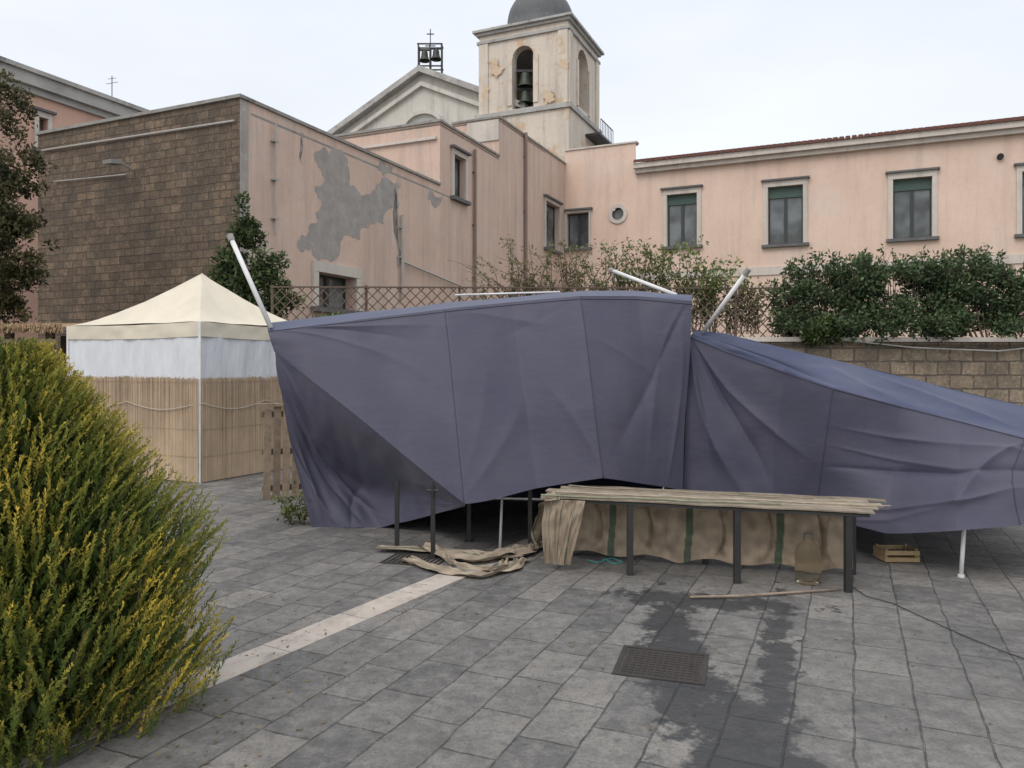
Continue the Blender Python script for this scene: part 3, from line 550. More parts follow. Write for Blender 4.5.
for px,lb_ in ((330,'small green bush behind the left end of the lattice fence'),(818,'small bright green bush at the right end of the lattice fence')):
    b=at(px,330,13.0); t=thing('small_bush',lb_,'bush',(b.x,b.y,1.96)); bl=blobs(12,(b.x,b.y,2.2),(.45,.15,.22),.18); m=MB()
    for k in range(5): m.tube([(b.x,b.y,1.95),(b.x+random.uniform(-.3,.3),b.y,2.3)],[.012,.005],4)
    m.build('stem',BARK,t); foliage('leaves',bl,2600,.08,(.025,.04,.012),(.12,.17,.055),t)
twiggy('weed_plant','leafy green weed growing at the left foot of the large blue canopy','plant',gr(297,524),12,.45,.12,30,.05,(.06,.08,.02),(.17,.2,.08),stemr=.005)
def golden():
    cx,cy=-2.34,3.5; t=thing('golden_bush','large feathery green bush with golden yellow tips in the left foreground','bush',(cx,cy,0))
    zs=[0,.2,.5,.8,1.0,1.2,1.45,1.64]; rs=[.80,.88,.91,.80,.67,.52,.33,.14]; ns=6400
    st=MB(); Ps=[];Ds=[];Ts=[];Ls=[];Ws=[];Sh=[]
    for i in range(ns):
        z=random.uniform(.03,1.64); a=random.uniform(0,2*math.pi); lump=1+.17*noise.noise(Vector((math.cos(a)*2.2,math.sin(a)*2.2,z*3.0)))
        R=np.interp(z,zs,rs)*lump; inner=random.random()<.36; R*=random.uniform(.55,.86) if inner else random.uniform(.86,1.05)
        x_=cx+R*math.cos(a); y_=cy+R*math.sin(a)
        if x_<-3.2 or (y_>cy+.45): continue
        tip=Vector((x_,y_,z+.08)); d=Vector((math.cos(a)*.48,math.sin(a)*.48,.76))+Vector(rdir(1)[0])*.24; d.normalize()
        L=random.uniform(.2,.36); b0=tip-d*L; k=62; f=np.linspace(0,1,k)
        side=d.cross(Vector((0,0,1)));bend=side*random.uniform(-.05,.05)+Vector((math.cos(a),math.sin(a),0))*random.uniform(0,.05)
        pts=np.array([tuple(b0+d*L*x+bend*x*x) for x in f]); 
        if i%14==0:
            st.tube([(cx+R*.25*math.cos(a),cy+R*.25*math.sin(a),max(.02,z*.25)),tuple(b0.lerp(Vector((cx,cy,z*.4)),.35)),tuple(b0),tuple(tip)],[.009,.006,.003,.0015],4)
        rd=rdir(k); dd=np.array(tuple(d))*.86+rd*.56; dd/=np.linalg.norm(dd,axis=1,keepdims=True)
        Ps.append(pts);Ds.append(dd); gn=noise.noise(Vector((tip.x*1.9,tip.y*1.9,tip.z*1.9+3)))
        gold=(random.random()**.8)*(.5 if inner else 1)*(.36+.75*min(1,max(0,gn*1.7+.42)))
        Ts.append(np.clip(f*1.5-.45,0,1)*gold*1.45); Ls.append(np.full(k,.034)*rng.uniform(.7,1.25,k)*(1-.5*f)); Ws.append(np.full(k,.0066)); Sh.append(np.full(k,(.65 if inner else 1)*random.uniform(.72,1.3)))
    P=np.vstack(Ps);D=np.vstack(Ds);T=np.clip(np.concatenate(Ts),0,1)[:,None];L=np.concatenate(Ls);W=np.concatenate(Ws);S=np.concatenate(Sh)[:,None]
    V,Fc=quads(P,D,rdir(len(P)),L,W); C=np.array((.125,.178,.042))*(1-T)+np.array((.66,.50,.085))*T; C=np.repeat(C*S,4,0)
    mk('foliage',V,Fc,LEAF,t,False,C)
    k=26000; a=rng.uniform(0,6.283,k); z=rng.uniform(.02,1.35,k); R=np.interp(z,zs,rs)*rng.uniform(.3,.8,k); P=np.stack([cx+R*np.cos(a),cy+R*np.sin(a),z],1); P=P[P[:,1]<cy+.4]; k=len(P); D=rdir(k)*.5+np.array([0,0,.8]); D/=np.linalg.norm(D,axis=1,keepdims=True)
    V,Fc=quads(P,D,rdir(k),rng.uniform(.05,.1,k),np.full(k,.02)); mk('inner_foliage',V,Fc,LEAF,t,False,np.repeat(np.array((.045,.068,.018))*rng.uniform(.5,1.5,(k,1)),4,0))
    for k in range(14): a=random.uniform(0,6.28); st.tube([(cx,cy,0),(cx+.2*math.cos(a),cy+.2*math.sin(a),.4),(cx+.35*math.cos(a),cy+.35*math.sin(a),random.uniform(.6,1.3))],[.025,.016,.006],6)
    st.build('branches',BARK,t)
golden()
# ================================================================ cream gazebo
al=math.radians(26); C0=Vector((-4.23,10.3,0)); dl=Vector((-math.cos(al),math.sin(al),0)); dr=Vector((math.sin(al),math.cos(al),0)); WL,WR=2.78,2.3
cs=[C0,C0+dr*WR,C0+dr*WR+dl*WL,C0+dl*WL]; cen=(cs[0]+cs[2])/2+Vector((.1,0,0)); EZ,AZ=2.19,3.04
gz=thing('market_gazebo','cream topped gazebo closed with white plastic and reed matting','gazebo',(cen.x,cen.y,0))
V=[];Fc=[];n=20;k=14
for s in range(4):
    a=cs[s];b=cs[(s+1)%4]; o=len(V)
    for j in range(k+1):
        q=j/k
        for i in range(n+1):
            f=i/n; p=a.lerp(b,f); x=p.lerp(cen,q); z=EZ+(AZ-EZ)*(q**1.35)-.09*math.sin(math.pi*f)*math.sin(math.pi*min(1,q*1.2))*(1-q)+.012*noise.noise(Vector((f*6,q*6,s))); V.append((x.x,x.y,z))
    for j in range(k):
        for i in range(n): w=o+j*(n+1)+i; Fc.append((w,w+1,w+n+2,w+n+1))
mk('canopy_roof',V,Fc,CANVAS,gz,True)
for s in range(4):
    a=cs[s];b=cs[(s+1)%4]; out=((a+b)/2-(cs[0]+cs[2])/2).normalized()
    rows=[[tuple(a.lerp(b,f/8)+out*.015+Vector((0,0,z-.02*math.sin(f*math.pi/8)))) for f in range(9)] for z in (EZ-.0,EZ-.1,EZ-.2)]
    patch('valance',rows,CANVAS,gz,40,6,amp=.02,fade=(1,1,1,0),nscale=(9,1),world=True,seed=s)
    rows=[[tuple(a.lerp(b,f/8)-out*.005+Vector((0,0,z))) for f in range(9)] for z in (EZ-.12,1.7,1.3)]
    patch('plastic_wall',rows,PLAS,gz,80,16,amp=.022,fade=(1,1,1,1),nscale=(11,1.2),world=True,seed=s+9)
    m=MB(); L=(b-a).length; nr=int(L/.0062)
    for i in range(nr):
        x=(i+.5)/nr; p=a+(b-a)*x+out*(.032+.006*noise.noise(Vector((x*9,s,0)))); t0=1.42+random.gauss(0,.012)+.03*noise.noise(Vector((x*5,s,1))); g_=random.uniform(.8,1.2)*(1+.12*noise.noise(Vector((x*40,s,2)))); m.col=(.43*g_,.322*g_,.222*g_)
        j=Vector((random.gauss(0,.003),random.gauss(0,.003),0)); m.bar(p+Vector((0,0,.01)),p+j+Vector((0,0,t0)),.0066,.006,tuple(out))
    m.build('reed_mat',REED,gz)
    for z in (.35,.72,1.36): MB().bar(a+out*.042+Vector((0,0,z)),b+out*.042+Vector((0,0,z)),.0025,.0025).build('binding_wire',WIRE,gz)
    m=MB(); m.bar(a+Vector((0,0,0)),a+Vector((0,0,EZ)),.03); m.build('pole',WHITEP,gz)
m=MB(); pts=[]
for i in range(25):
    f=i/24; p=(C0+dl*WL).lerp(C0,f*2) if f<=.5 else C0.lerp(C0+dr*WR,(f-.5)*2); o_=(-dr if f<.5 else -dl)*.06; pts.append(p+o_+Vector((0,0,1.08-.10*abs(math.sin(f*4*math.pi)))))
m.tube(pts,.006,5); m.build('tie_rope',ROPE,None,label='thin pale rope swagged around the reed matting of the cream gazebo',cat='rope')
t=thing('market_stall','small brown thatched market stall left of the cream gazebo','stall',(-8.4,12.6,0))
for x in (-9.6,-8.0,-7.35):
    for y in (12.1,13.6): m=MB(); m.col=(.10,.07,.045); m.bar((x,y,0),(x,y,2.12),.10); m.build('post',WOOD,t)
m=MB(); m.col=(.30,.22,.15); m.bar((-9.7,12.03,1.98),(-7.2,12.03,1.98),.06); m.build('beam',WOOD,t)
m=MB(); m.col=(.20,.14,.09); m.bar((-9.7,12.0,.9),(-7.3,12.0,.9),.3,.05); m.build('counter',WOOD,t)
m=MB(); m.col=(.03,.025,.02); m.bar((-9.7,13.7,1.0),(-7.2,13.7,1.0),.05,2.0,(0,1,0)); m.build('shade_backing',DARK,t)  # near-black sheet, shade of the stall interior put into its colour
m=MB(); m.hexa([(-9.9,11.95,2.14),(-7.1,11.95,2.14),(-7.1,13.8,2.3),(-9.9,13.8,2.3),(-9.9,11.95,2.2),(-7.1,11.95,2.2),(-7.1,13.8,2.36),(-9.9,13.8,2.36)])
for i in range(700): x=-9.95+2.9*random.random(); y0=random.uniform(11.88,12.0); z0=2.24+random.gauss(0,.02); m.bar((x,y0,z0),(x+random.gauss(0,.05),y0-.05,z0-random.uniform(.05,.14)),.01)
m.build('thatched_roof',THATCH,t)
patch('market_awning',[[(-10.6,11.6,2.30),(-9.4,11.6,2.20),(-8.4,11.7,2.10)],[(-10.6,11.3,2.22),(-9.4,11.3,2.12),(-8.45,11.35,2.05)],[(-10.6,11.25,2.05),(-9.4,11.25,1.97),(-8.5,11.3,1.96)]],CANVAS,None,30,12,world=True,label='cream cloth awning sloping at the left edge above the golden bush',cat='awning')
PF=Fr(tuple(gr(262,499)[:2]),(.93,.37),(.37,-.93)); t=thing('wooden_pallet','narrow upright weathered wooden pallet between the gazebo and the large blue canopy','pallet',tuple(PF.P(.2,0,0)))
for i in range(4):
    m=MB(); g_=random.uniform(.65,1.25); m.col=(.27*g_,.205*g_,.145*g_); u=.05+i*.11; m.bar(PF.P(u,.03,0.0),PF.P(u+.03,-.12,1.04+random.uniform(-.06,.06)),.085,.02,(.37,-.93,0)); m.build('slat',WOOD,t)
for z in (.12,.55,1.0):
    m=MB(); m.col=(.22,.165,.115); m.bar(PF.P(0,-.02-.145*z,z),PF.P(.46,-.02-.145*z,z),.05,.07); m.build('rail',WOOD,t)
m=MB(); m.col=(.30,.23,.16); m.bar(PF.P(-.04,-.13,1.12),PF.P(.42,-.13,1.11),.09,.03); m.build('top_board',WOOD,t)
# ================================================================ blue canopies
LN=.82
bc=thing('collapsed_canopy','large collapsed slate blue market canopy with white poles, on the left','canopy',tuple(at(470,510,7.4)[:2])+(0,))
top=[(268,331,7.6),(356,320,7.40),(445,309,7.06),(512,302,7.15),(580,296,6.90),(637,296,7.08),(692,301,7.0)]
m1=[(270,338,7.56),(356,347,7.27),(450,350,6.84),(518,345,6.96),(586,340,6.69),(643,345,6.92),(690,350,6.95)]
m2=[(272,345,7.55),(354,378,7.14),(457,425,6.50),(528,418,6.70),(594,408,6.45),(646,412,6.78),(685,420,6.93)]
bot=[(275,352,7.55),(352,412,7.02),(465,504,6.25),(538,488,6.50),(603,478,6.36),(645,484,6.66),(683,490,6.9)]
cre=[(.0,.0,.30,.5,.02,.014),(.0,.0,.33,.14,.03,.022),(.02,.0,.3,.3,.02,-.012),(.99,.0,.70,.92,.02,-.034),(.98,.0,.84,.95,.02,.026),(.335,.97,.52,.5,.025,.018),(.335,.9,.42,.3,.02,.010),(.667,.98,.55,.5,.02,.016),(.34,.0,.60,.22,.03,.016),(.66,.0,.45,.3,.025,-.010),(.93,.98,.96,.1,.012,.03),(.68,.3,.9,.5,.02,.010)]
fp,G=patch('front_panel',[top,m1,m2,bot],BLUE,bc,260,130,cre,.012,(0,0,1,0),(6,2),3,lin=LN)
def seam(par,G,iu=None,iv=None,off=.003,r=.0033):
    L=G[:,iu] if iu is not None else G[iv]; pts=[Vector(p)+Vector((0,-off,0)) for p in L[::3]]+[Vector(L[-1])+Vector((0,-off,0))]
    MB().tube(pts,r,6).build('seam',SEAM,par,True)
for u in (2/6,4/6): seam(fp,G,iu=int(round(u*259)))
seam(fp,G,iv=3)
rid=[(267,323,7.85),(356,313,7.83),(445,303,7.7),(512,297,7.6),(580,291,7.5),(637,291,7.35),(692,295,7.15)]
def back(r,dy,z): return [tuple(Vector((at(*p).x,at(*p).y+dy,z))) for p in r]
W_=lambda r:[tuple(at(*p)) for p in r]
patch('roof_panel',[W_(top),W_(rid),back(rid,.9,1.45),back(rid,1.3,.75),back(rid,1.45,.02)],BLUE_SKYLIT,bc,120,61,(),.012,(1,1,1,0),(6,3),5,world=True,lin=LN,linv=.95)  # unseen rear rows run down to the ground to darken the space underneath
fold=[(275,352,7.55),(313.5,382,7.285),(352,412,7.02),(408.5,458,6.635),(465,504,6.25)]
lb=[(312,527,7.49),(345,528,7.47),(380,527,7.46),(420,518,7.15),(466,506,6.28)]
mid=[(290,440,7.6),(323,462,7.72),(364,484,7.78),(414,494,7.3),(465.5,505,6.28)]
patch('hanging_flap',[fold,mid,lb],BLUE,bc,120,80,[(.0,.0,.6,.95,.02,.06),(.0,.2,.4,.98,.02,-.05),(.0,.5,.2,.98,.02,.05),(.0,.0,.5,.45,.02,.04),(.1,.98,.05,.4,.02,.04),(.3,.98,.5,.5,.02,-.04)],.035,(0,0,1,0),(5,3),11,lin=.4,label='dark folded flap hanging under the canopy front')
le=[tuple(at(267,323,7.85)),tuple(at(268,331,7.6)),tuple(at(272,345,7.55)),tuple(at(275,352,7.55)),tuple(at(290,440,7.6)),tuple(at(312,527,7.49))]
bk=[tuple(Vector((at(267,322,7.85).x,9.25,z))) for z in (1.4,1.2,1.0,.8,.4,.02)]
patch('side_panel',[le,[tuple((np.array(a)+np.array(b))/2+np.array((.1,0,0))) for a,b in zip(le,bk)],bk],BLUE,bc,60,40,(),.04,(0,0,1,1),(4,4),13,world=True)
re_=[tuple(at(692,301,7.0)),tuple(at(690,350,6.95)),tuple(at(685,420,6.93)),tuple(at(683,490,6.9))]
patch('side_panel',[re_,[(x-.05,y+.5,z*.92) for x,y,z in re_],[(x+.02,y+1.5,max(.05,z*.75-.2)) for x,y,z in re_]],BLUE,bc,60,40,(),.04,(0,0,1,1),(4,4),17,world=True)
def pole(par,p,q,r=.02,cap=True):
    m=MB(); m.tube([p,q],r,10); o=m.build('canopy_pole',WHITEP,par,True)
    if cap: m=MB(); d=(Vector(q)-Vector(p)).normalized(); m.tube([Vector(p)-d*.015,Vector(p)+d*.05],r*1.35,10); m.build('pole_cap',CONC,o)
pole(bc,at(230,236,7.75),at(271,328,7.62),.025); pole(bc,at(611,270,8.2),at(676,295,7.25),.02); pole(bc,at(455,295,7.9),at(560,292,7.8),.010,False)
pole(bc,gr(500,548),at(503,470,6.8),.012,False)
bd=thing('collapsed_canopy','second collapsed blue canopy sagging towards the right edge behind the table','canopy',tuple(at(900,520,6.8)[:2])+(0,))
T2=[(694,330,7.12),(722,333,7.05),(780,347,6.85),(833,360,6.7),(900,376,6.6),(960,391,6.5),(1024,406,6.4),(1100,424,6.3)]
S2=[(690,336,7.06),(728,352,6.97),(785,372,6.70),(833,388,6.26),(900,406,6.25),(960,421,6.08),(1024,438,5.95),(1100,457,5.85)]
S3=[(686,410,7.02),(726,425,6.92),(775,438,6.76),(824,450,6.34),(893,468,6.20),(958,480,5.8),(1012,480,5.72),(1095,490,5.7)]
B2=[(683,494,7.0),(738,503,6.85),(772,509,6.75),(815,515,6.50),(886,533,6.0),(958,531,5.62),(1020,525,5.58),(1090,515,5.6)]
patch('roof_slope_panel',[T2,[tuple((np.array(a)+np.array(b))/2+np.array((0,1,-.02))) for a,b in zip(T2,S2)],S2],BLUE_SKYLIT,bd,180,41,[(.1,.4,.45,.95,.04,-.02),(.5,.1,.9,.8,.04,.02),(.4,.1,.6,.95,.03,.015)],.014,(0,0,0,1),(6,2),21,lin=LN,linv=.6)
cre2=[(.0,.0,.18,.98,.025,.06),(.0,.0,.28,.85,.02,-.05),(.0,.0,.4,.6,.02,.035),(.0,.0,.08,.98,.02,-.03),(.44,.3,1,.08,.03,.025),(.44,.62,.98,.30,.03,-.05),(.44,.45,.8,.38,.02,.02),(.46,.9,.9,.55,.025,.035),(.5,.97,.7,.75,.02,.02),(.88,.0,.68,.98,.02,.045),(.86,.1,.92,.98,.02,-.035)]
fp,G=patch('front_panel',[S2,S3,B2],BLUE,bd,260,130,cre2,.018,(0,0,1,0),(6,3),23,lin=LN*.8)
seam(fp,G,iu=int(round(3/7*259))); seam(fp,G,iu=int(round(6/7*259))); seam(fp,G,iv=1)
patch('rear_panel',[W_(T2),back(T2,1.0,.95),back(T2,1.5,.02)],BLUE_SKYLIT,bd,80,41,(),.02,(1,1,1,0),(5,3),25,world=True,lin=LN,linv=.9)
pole(bd,at(748,270,6.7),at(703,332,7.06),.020); 
m=MB(); m.tube([gr(961,577),at(965,510,5.78)],.016,10); m.build('canopy_pole',WHITEP,bd,True); m=MB(); q=gr(961,577); m.tube([q,q+Vector((0,0,.02))],.024,10); m.build('foot',WHITEP,bd)
# ================================================================ table
tf=Fr((.27,5.98),(.9616,-.2745),(-.2745,-.9616)); TL_=2.38; ZTB=.556
tb=thing('market_table','long low wooden market table with black steel legs in front of the right canopy','table',tuple(tf.P(1.2,-.25,0)))
m=MB(); ww=[(.0,.13,0,.0),(-.14,-.015,.02,.05),(-.27,-.15,-.04,.10),(-.39,-.28,.05,.03),(-.5,-.40,.03,.17)]
for n0,n1,e0,e1 in ww:
    g_=random.uniform(.7,1.15); m.col=(.30*g_,.25*g_,.19*g_); z=ZTB+random.uniform(0,.004); k=10
    for i in range(k):
        u0=e0-.02+(TL_+e1-e0)*i/k; u1=e0-.02+(TL_+e1-e0)*(i+1)/k; w0=.008*math.sin(i*1.3+n0*20); w1=.008*math.sin((i+1)*1.3+n0*20); P=tf.P
        m.hexa([P(u0,n0-.08+w0,z+abs(w0)),P(u1,n0-.08+w1,z+abs(w1)),P(u1,n1-.085+w1,z+abs(w1)),P(u0,n1-.085+w0,z+abs(w0)),P(u0,n0-.08+w0,z+abs(w0)+.010),P(u1,n0-.08+w1,z+abs(w1)+.010),P(u1,n1-.085+w1,z+abs(w1)+.010),P(u0,n1-.085+w0,z+abs(w0)+.010)])
m.build('tabletop',WOOD,tb)
m=MB(); m.fbox(tf,.05,TL_-.05,.0,.03,ZTB-.022,ZTB-.003).fbox(tf,.05,TL_-.05,-.5,-.47,ZTB-.022,ZTB-.003).fbox(tf,TL_-.08,TL_-.05,-.469,-.001,ZTB-.021,ZTB-.004).fbox(tf,.05,.08,-.469,-.001,ZTB-.021,ZTB-.004); m.build('frame',BLACKM,tb)
for px,py in ((630,575),(737,583),(848,592)):
    p=gr(px,py); m=MB(); m.bar(p,p+Vector((0,0,ZTB-.023)),.045,.045,(0,1,0)); m.build('leg',BLACKM,tb)
for u in (.1,1.2,TL_-.09):
    p=tf.P(u,-.48,0); m=MB(); m.bar(p,p+Vector((0,0,ZTB-.023)),.04,.04,(0,1,0)); m.build('leg',BLACKM,tb)
def cane(a,b,r,c1,label,wig=.01):
    m=MB(); m.col=c1; n=14; pts=[];rr=[]
    for i in range(n): p=Vector(a).lerp(Vector(b),i/(n-1)); pts.append(p+Vector((0,random.gauss(0,wig),abs(random.gauss(0,wig*.35))))); rr.append(r*(1-.3*i/n)*(1+.12*(i%3==0)))
    m.tube(pts,rr,7); m.build('cane',WOOD,None,True,label=label,cat='cane')
cane(tf.P(-.03,.05,ZTB+.026),tf.P(1.75,-.05,ZTB+.026),.008,(.24,.25,.17),'grey-green cane lying along the front edge of the wooden table')
cane(tf.P(.05,-.1,ZTB+.030),tf.P(TL_+.12,-.18,ZTB+.027),.007,(.38,.33,.25),'pale tan cane lying along the middle of the wooden table')
cane(tf.P(.1,-.4,ZTB+.032),tf.P(2.0,-.35,ZTB+.027),.007,(.26,.22,.16),'brown cane lying along the back edge of the wooden table')
def bcol(u,v):
    g_=.85+.35*noise.noise(Vector((u*30,v*6,0)))
    for s in (.2,.47,.77):
        if abs(u-s-.004*math.sin(v*5))<.012: return (.09*g_,.12*g_,.08*g_)
    return (.36*g_,.288*g_,.212*g_)
rows=[]
for z,o_ in ((ZTB-.005,0),(.35,.01),(.18,.02),(.015,.03)):
    rows.append([tuple(tf.P(.0+2.28*f/16,-.42+o_,z+(.05*abs(math.sin(f*.9)) if z<.1 else 0))) for f in range(17)])
patch('burlap_skirt',rows,BURLAP,None,280,50,[(.08,.0,.08,1,.012,.045),(.13,.0,.13,1,.006,-.06),(.17,.0,.17,1,.01,.03),(.26,.0,.26,1,.012,.04),(.31,.0,.31,1,.005,-.07),(.36,.0,.36,1,.01,.03),(.43,.0,.43,1,.012,.04),(.56,0,.56,1,.005,-.07),(.61,0,.61,1,.01,.04),(.67,.0,.67,1,.014,.03),(.72,0,.72,1,.005,-.06),(.81,0,.81,1,.012,.03),(.88,0,.88,1,.005,-.07),(.95,.0,.95,1,.01,.04)],.014,(0,0,1,0),(14,.5),31,True,bcol,label='tan burlap cloth with green stripes hanging under the back of the wooden table',cat='cloth')
def ribbon(name,pts,w,label,seed,cat='cloth',amp=.014,lift=.0,hh=.014):
    c_=cr([tuple(p) for p in pts],90); tang=np.gradient(c_,axis=0); R=[[] for _ in range(7)]
    for i,(p,t_) in enumerate(zip(c_,tang)):
        s=np.cross(t_,(0,0,1)); s=s/(np.linalg.norm(s)+1e-9); wi=w*(.75+.6*noise.noise(Vector((i*.07,seed,0))))
        for k in range(7):
            f=k/6-.5; h=hh*(1+math.sin(i*.14+k*1.9+seed+2*noise.noise(Vector((i*.06,k,seed)))))*(1 if p[2]<.2 else .3); R[k].append(tuple(p+s*wi*2*f+np.array((0,0,max(0,h+lift)))))
    R=[r[::4]+[r[-1]] for r in R]
    def cc(u,v):
        g_=.8+.35*noise.noise(Vector((u*14,v*5,seed)))
        return (.11*g_,.14*g_,.09*g_) if abs(v-.12)<.045 else (.38*g_,.31*g_,.235*g_)
    return patch(name,R,BURLAP,None,150,36,(),amp,(0,0,0,0),(12,3),seed,True,cc,label=label,cat=cat)
ribbon('burlap_strip',[tf.P(.06,-.02,ZTB+.03),tf.P(.0,.03,ZTB-.05),gr(543,520,.3),gr(535,548,.03),gr(505,558,.02),gr(455,552,.02),gr(378,549,.02)],.085,'tan burlap strip trailing from the table end down to the paving',1)
ribbon('burlap_strip',[gr(405,560,.01),gr(440,570,.01),gr(480,576,.01),gr(512,567,.01),gr(522,560,.01)],.09,'crumpled tan burlap strip, nearest of the heap on the paving',2)
ribbon('burlap_strip',[gr(425,547,.03),gr(470,560,.03),gr(515,552,.03),gr(545,546,.02)],.12,'rumpled tan burlap strip lying under the big blue canopy hem',3,hh=.022)
ribbon('burlap_strip',[gr(440,553,.03),gr(455,565,.04),gr(495,570,.03),gr(505,562,.03)],.035,'narrow twisted tan burlap strip curled on top of the cloth heap',6)
rows=[[tuple(tf.P(.0+.08*k,.055,ZTB-.0)) for k in range(5)],[tuple(tf.P(-.02+.075*k,.06+.03*(k%2),.36)) for k in range(5)],[tuple(tf.P(.0+.05*k,.06-.03*(k%2),.05)) for k in range(5)]]
patch('burlap_corner_drape',rows,BURLAP,None,50,50,[(.3,0,.4,1,.04,.04),(.7,0,.6,1,.04,-.04)],.03,(0,0,1,0),(5,2),35,True,bcol,label='narrow burlap drape hanging at the left front corner of the wooden table',cat='cloth')
p=gr(808,583); t=thing('water_bottle','large smoky clear plastic water bottle under the right end of the wooden table','bottle',tuple(p))
sc_=.92
m=MB(); m.lathe(p,[(r*sc_,z*sc_) for r,z in [(.0,.004),(.085,.004),(.1,.02),(.1,.07),(.095,.085),(.1,.10),(.1,.15),(.095,.165),(.1,.18),(.1,.24),(.085,.29),(.05,.33),(.03,.345),(.03,.375)]],28); m.build('bottle_body',JUG,t,True)
m=MB(); m.lathe(p,[(r*sc_,z*sc_) for r,z in [(.0,.395),(.034,.395),(.034,.365),(.031,.365)]],18); m.build('cap',surf('dark_cap',(.1,.09,.08),(.14,.12,.1),4),t)
m=MB(); m.tube([p+Vector((.028,0,.32)),p+Vector((.07,0,.33)),p+Vector((.088,0,.295)),p+Vector((.084,0,.25))],.007,6); m.build('handle',JUG,t)
q=gr(902,563); t=thing('wooden_crate','small empty wooden fruit crate beneath the right blue canopy','crate',tuple(q)); CF=Fr((q.x-.14,q.y),(1,.0),(0,-1))
for nm,a in (('slat',(0,.28,0,.01,.01,.045)),('slat',(0,.28,0,.01,.065,.10)),('slat',(0,.28,-.20,-.19,.01,.045)),('slat',(0,.28,-.20,-.19,.065,.10)),('slat',(0,.01,-.189,-.001,.01,.10)),('slat',(.27,.28,-.189,-.001,.01,.10)),('base_board',(.011,.269,-.189,-.001,.01,.02))):
    m=MB(); m.col=(.38,.28,.15); m.fbox(CF,*a); m.build(nm,WOOD,t)
for x in (.012,.25):
    for n in (-.03,-.188): m=MB(); m.col=(.32,.24,.14); m.fbox(CF,x,x+.018,n,n+.022,.021,.115); m.build('corner_post',WOOD,t)
for px,py,top_,lab,rod in ((433,558,485,'black steel post with a clamp under the point of the large blue canopy',1),(397,550,481,'leftmost black steel post under the large blue canopy',0),(469,541,500,'short dark steel post deep under the large blue canopy, right of the clamp',0),(530,548,486,'black steel post under the canopy hem just left of the wooden table',0)):
    p=gr(px,py); z=(py-top_)/F*p.y; t=thing('steel_post',lab,'post',tuple(p)); m=MB(); m.bar(p,p+Vector((0,0,z)),.036,.036,(0,1,0)); m.build('post',BLACKM,t)
    m=MB(); m.bar(p,p+Vector((0,0,.006)),.08,.08,(0,1,0)); m.build('base_plate',BLACKM,t)
    if rod: m=MB(); c_=p+Vector((.0,-.03,z-.04)); m.tube([c_+Vector((0,0,-.05)),c_+Vector((0,0,.08))],.012,6); m.tube([c_+Vector((-.05,0,.0)),c_+Vector((.05,0,.0))],.009,6); m.build('clamp',BLACKM,t)
MF=Fr((.515,3.93),(.955,-.295),(.295,.955))
t=thing('manhole_cover','dark square iron manhole cover in the damp paving','manhole cover',tuple(MF.P(.23,.2,0)))
m=MB(); m.fbox(MF,0,.47,0,.025,0,.006).fbox(MF,0,.47,.395,.42,0,.006).fbox(MF,0,.025,.025,.395,0,.006).fbox(MF,.445,.47,.025,.395,0,.006); m.build('frame',RUST,t)
m=MB(); m.fbox(MF,.03,.44,.03,.39,-.01,.003)
for i in range(12):
    for j in range(10):
        u=.045+i*.033; v=.045+j*.034; m.fbox(MF,u,u+.021,v,v+.021,.003,.006)
m.build('plate',RUST,t)
p=gr(412,560); m=MB(); DF=Fr((p.x-.25,p.y-.1),(.96,-.28),(.28,.96))
m.fbox(DF,0,.5,0,.03,0,.008).fbox(DF,0,.5,.3,.33,0,.008)
for i in range(12): m.fbox(DF,i*.042,i*.042+.02,.03,.3,0,.007)
m.build('drain_grate',RUST,None,label='dark drain grate partly covered by the burlap heap',cat='drain')
m=MB(); m.col=(.27,.21,.16); m.tube([gr(690,597,.014),gr(740,596,.018),gr(800,592,.014),gr(841,589,.014)],[.008,.010,.009,.006],7); m.build('wooden_stick',WOOD,None,True,label='long brown stick lying on the paving in front of the table',cat='stick')
m=MB(); m.tube([gr(*q,.008) for q in ((850,585),(866,596),(892,603),(925,618),(965,636),(1000,650),(1050,668))],.0032,5); m.build('ground_cable',CABLE,None,label='thin black cable running over the paving to the right edge',cat='cable')
m=MB(); m.tube([gr(*q,.01) for q in ((588,560),(598,563),(606,560),(614,564),(622,562),(612,558),(603,560))],.006,5); m.build('rope_end',TEAL,None,label='short teal rope tangle on the paving under the burlap',cat='rope')
m=MB(); m.tube([RW.P(9.6,.07,2.05),RW.P(11,.08,1.9),RW.P(12.5,.08,1.84),RW.P(13.6,.08,1.96),RW.P(15,.08,1.86),RW.P(18,.08,1.86)],.012,5); m.build('wall_cable',PIPEW,None,label='pale cable drooping along the top of the stone retaining wall',cat='cable')
P=[];k=420
for i in range(k):
    if random.random()<.6: a=random.uniform(-1.3,1.5); r_=random.uniform(.7,1.5); P.append((-2.32+r_*math.cos(a),3.5+r_*math.sin(a)*1.3,.006))
    else: P.append((random.uniform(-2.5,3.2),random.uniform(3.2,6.6),.006))
P=np.array(P); D=rdir(k); D[:,2]*=.15; D/=np.linalg.norm(D,axis=1,keepdims=True); N_=np.tile([0,0,1.0],(k,1))+rdir(k)*.3
V,Fc=quads(P,D,N_,rng.uniform(.012,.035,k),rng.uniform(.006,.014,k)); mk('leaf_litter',V,Fc,LEAF,None,False,np.repeat(np.array((.22,.15,.05))*rng.uniform(.3,1.3,(k,1)),4,0),kind='stuff',label='scattered fallen leaves and bits on the paving',cat='leaf litter')
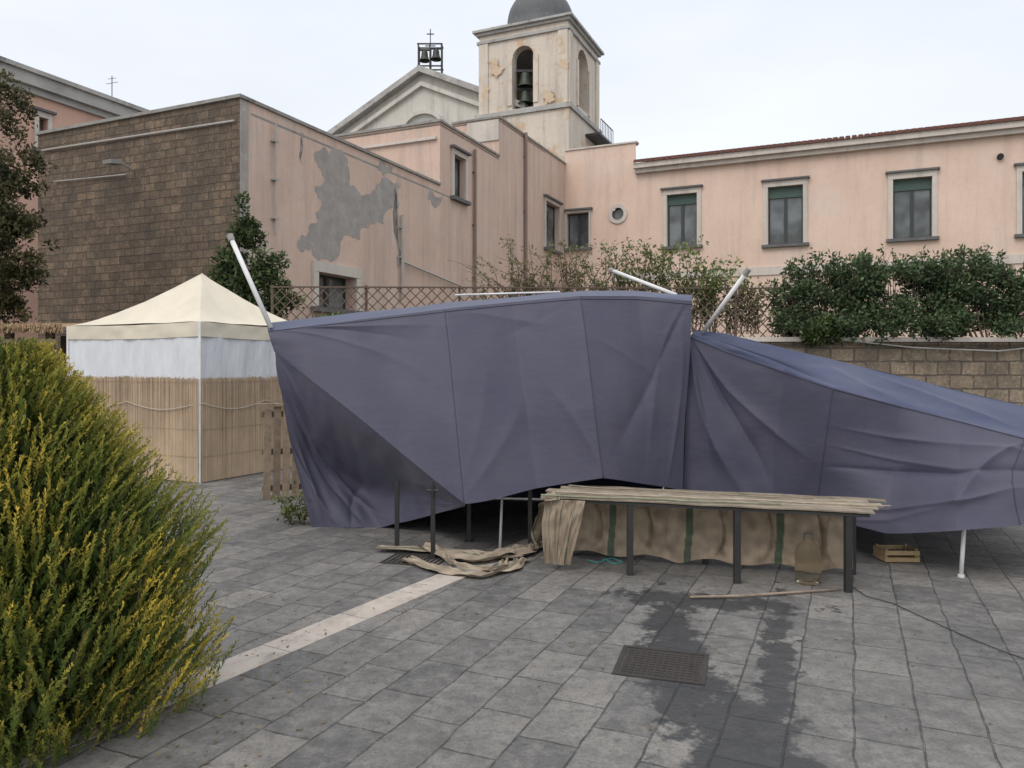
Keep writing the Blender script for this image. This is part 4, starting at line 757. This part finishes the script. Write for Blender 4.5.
# ================================================================ light, world, camera
S=Vector((-.38,-.55,.74)).normalized()
sc=bpy.context.scene
w=bpy.data.worlds.new('World'); sc.world=w; w.use_nodes=True; nt=w.node_tree; nt.nodes.clear(); N=nt.nodes.new; L=nt.links.new
out=N('ShaderNodeOutputWorld'); sky=N('ShaderNodeTexSky'); sky.sky_type='NISHITA'; sky.sun_disc=False; sky.sun_elevation=math.asin(S.z); sky.sun_rotation=math.atan2(S.x,S.y); sky.dust_density=3
b1=N('ShaderNodeBackground'); b1.inputs[1].default_value=.05; L(sky.outputs[0],b1.inputs[0])
tc=N('ShaderNodeTexCoord'); sp_=N('ShaderNodeSeparateXYZ'); L(tc.outputs['Generated'],sp_.inputs[0]); rp=N('ShaderNodeValToRGB'); L(sp_.outputs[2],rp.inputs[0])
e=rp.color_ramp.elements; e[0].position=0; e[0].color=(.86,.86,.85,1); e[1].position=1; e[1].color=(1.5,1.48,1.46,1); x=e.new(.2); x.color=(.86,.86,.855,1); x=e.new(.45); x.color=(.79,.81,.83,1)
nz=N('ShaderNodeTexNoise'); nz.inputs['Scale'].default_value=2.2; nz.inputs['Detail'].default_value=5; mp=N('ShaderNodeMapping'); mp.inputs['Scale'].default_value=(1,1,3); L(tc.outputs['Generated'],mp.inputs[0]); L(mp.outputs[0],nz.inputs['Vector'])
mr=N('ShaderNodeMapRange'); L(nz.outputs[0],mr.inputs[0]); mr.inputs[1].default_value=.3; mr.inputs[2].default_value=.7; mr.inputs[3].default_value=.92; mr.inputs[4].default_value=1.06
b2=N('ShaderNodeBackground'); L(rp.outputs[0],b2.inputs[0]); L(mr.outputs[0],b2.inputs[1]); ad=N('ShaderNodeAddShader'); L(b1.outputs[0],ad.inputs[0]); L(b2.outputs[0],ad.inputs[1]); L(ad.outputs[0],out.inputs[0])
sl=bpy.data.lights.new('sun','SUN'); sl.energy=.8; sl.angle=math.radians(25); sl.color=(1,.96,.9); so=bpy.data.objects.new('sun',sl); COL.objects.link(so); so.rotation_euler=(-S).to_track_quat('-Z','Y').to_euler()
cam=bpy.data.cameras.new('camera'); co=bpy.data.objects.new('camera',cam); COL.objects.link(co); co.location=(0,0,H); co.rotation_euler=(math.pi/2,0,0); cam.sensor_fit='HORIZONTAL'; cam.sensor_width=36; cam.lens=36*F/1024; cam.shift_y=-(384-HY)/1024; cam.clip_end=600; cam.clip_start=.05; sc.camera=co
sc.view_settings.view_transform='Standard'; sc.view_settings.look='None'; sc.view_settings.exposure=0
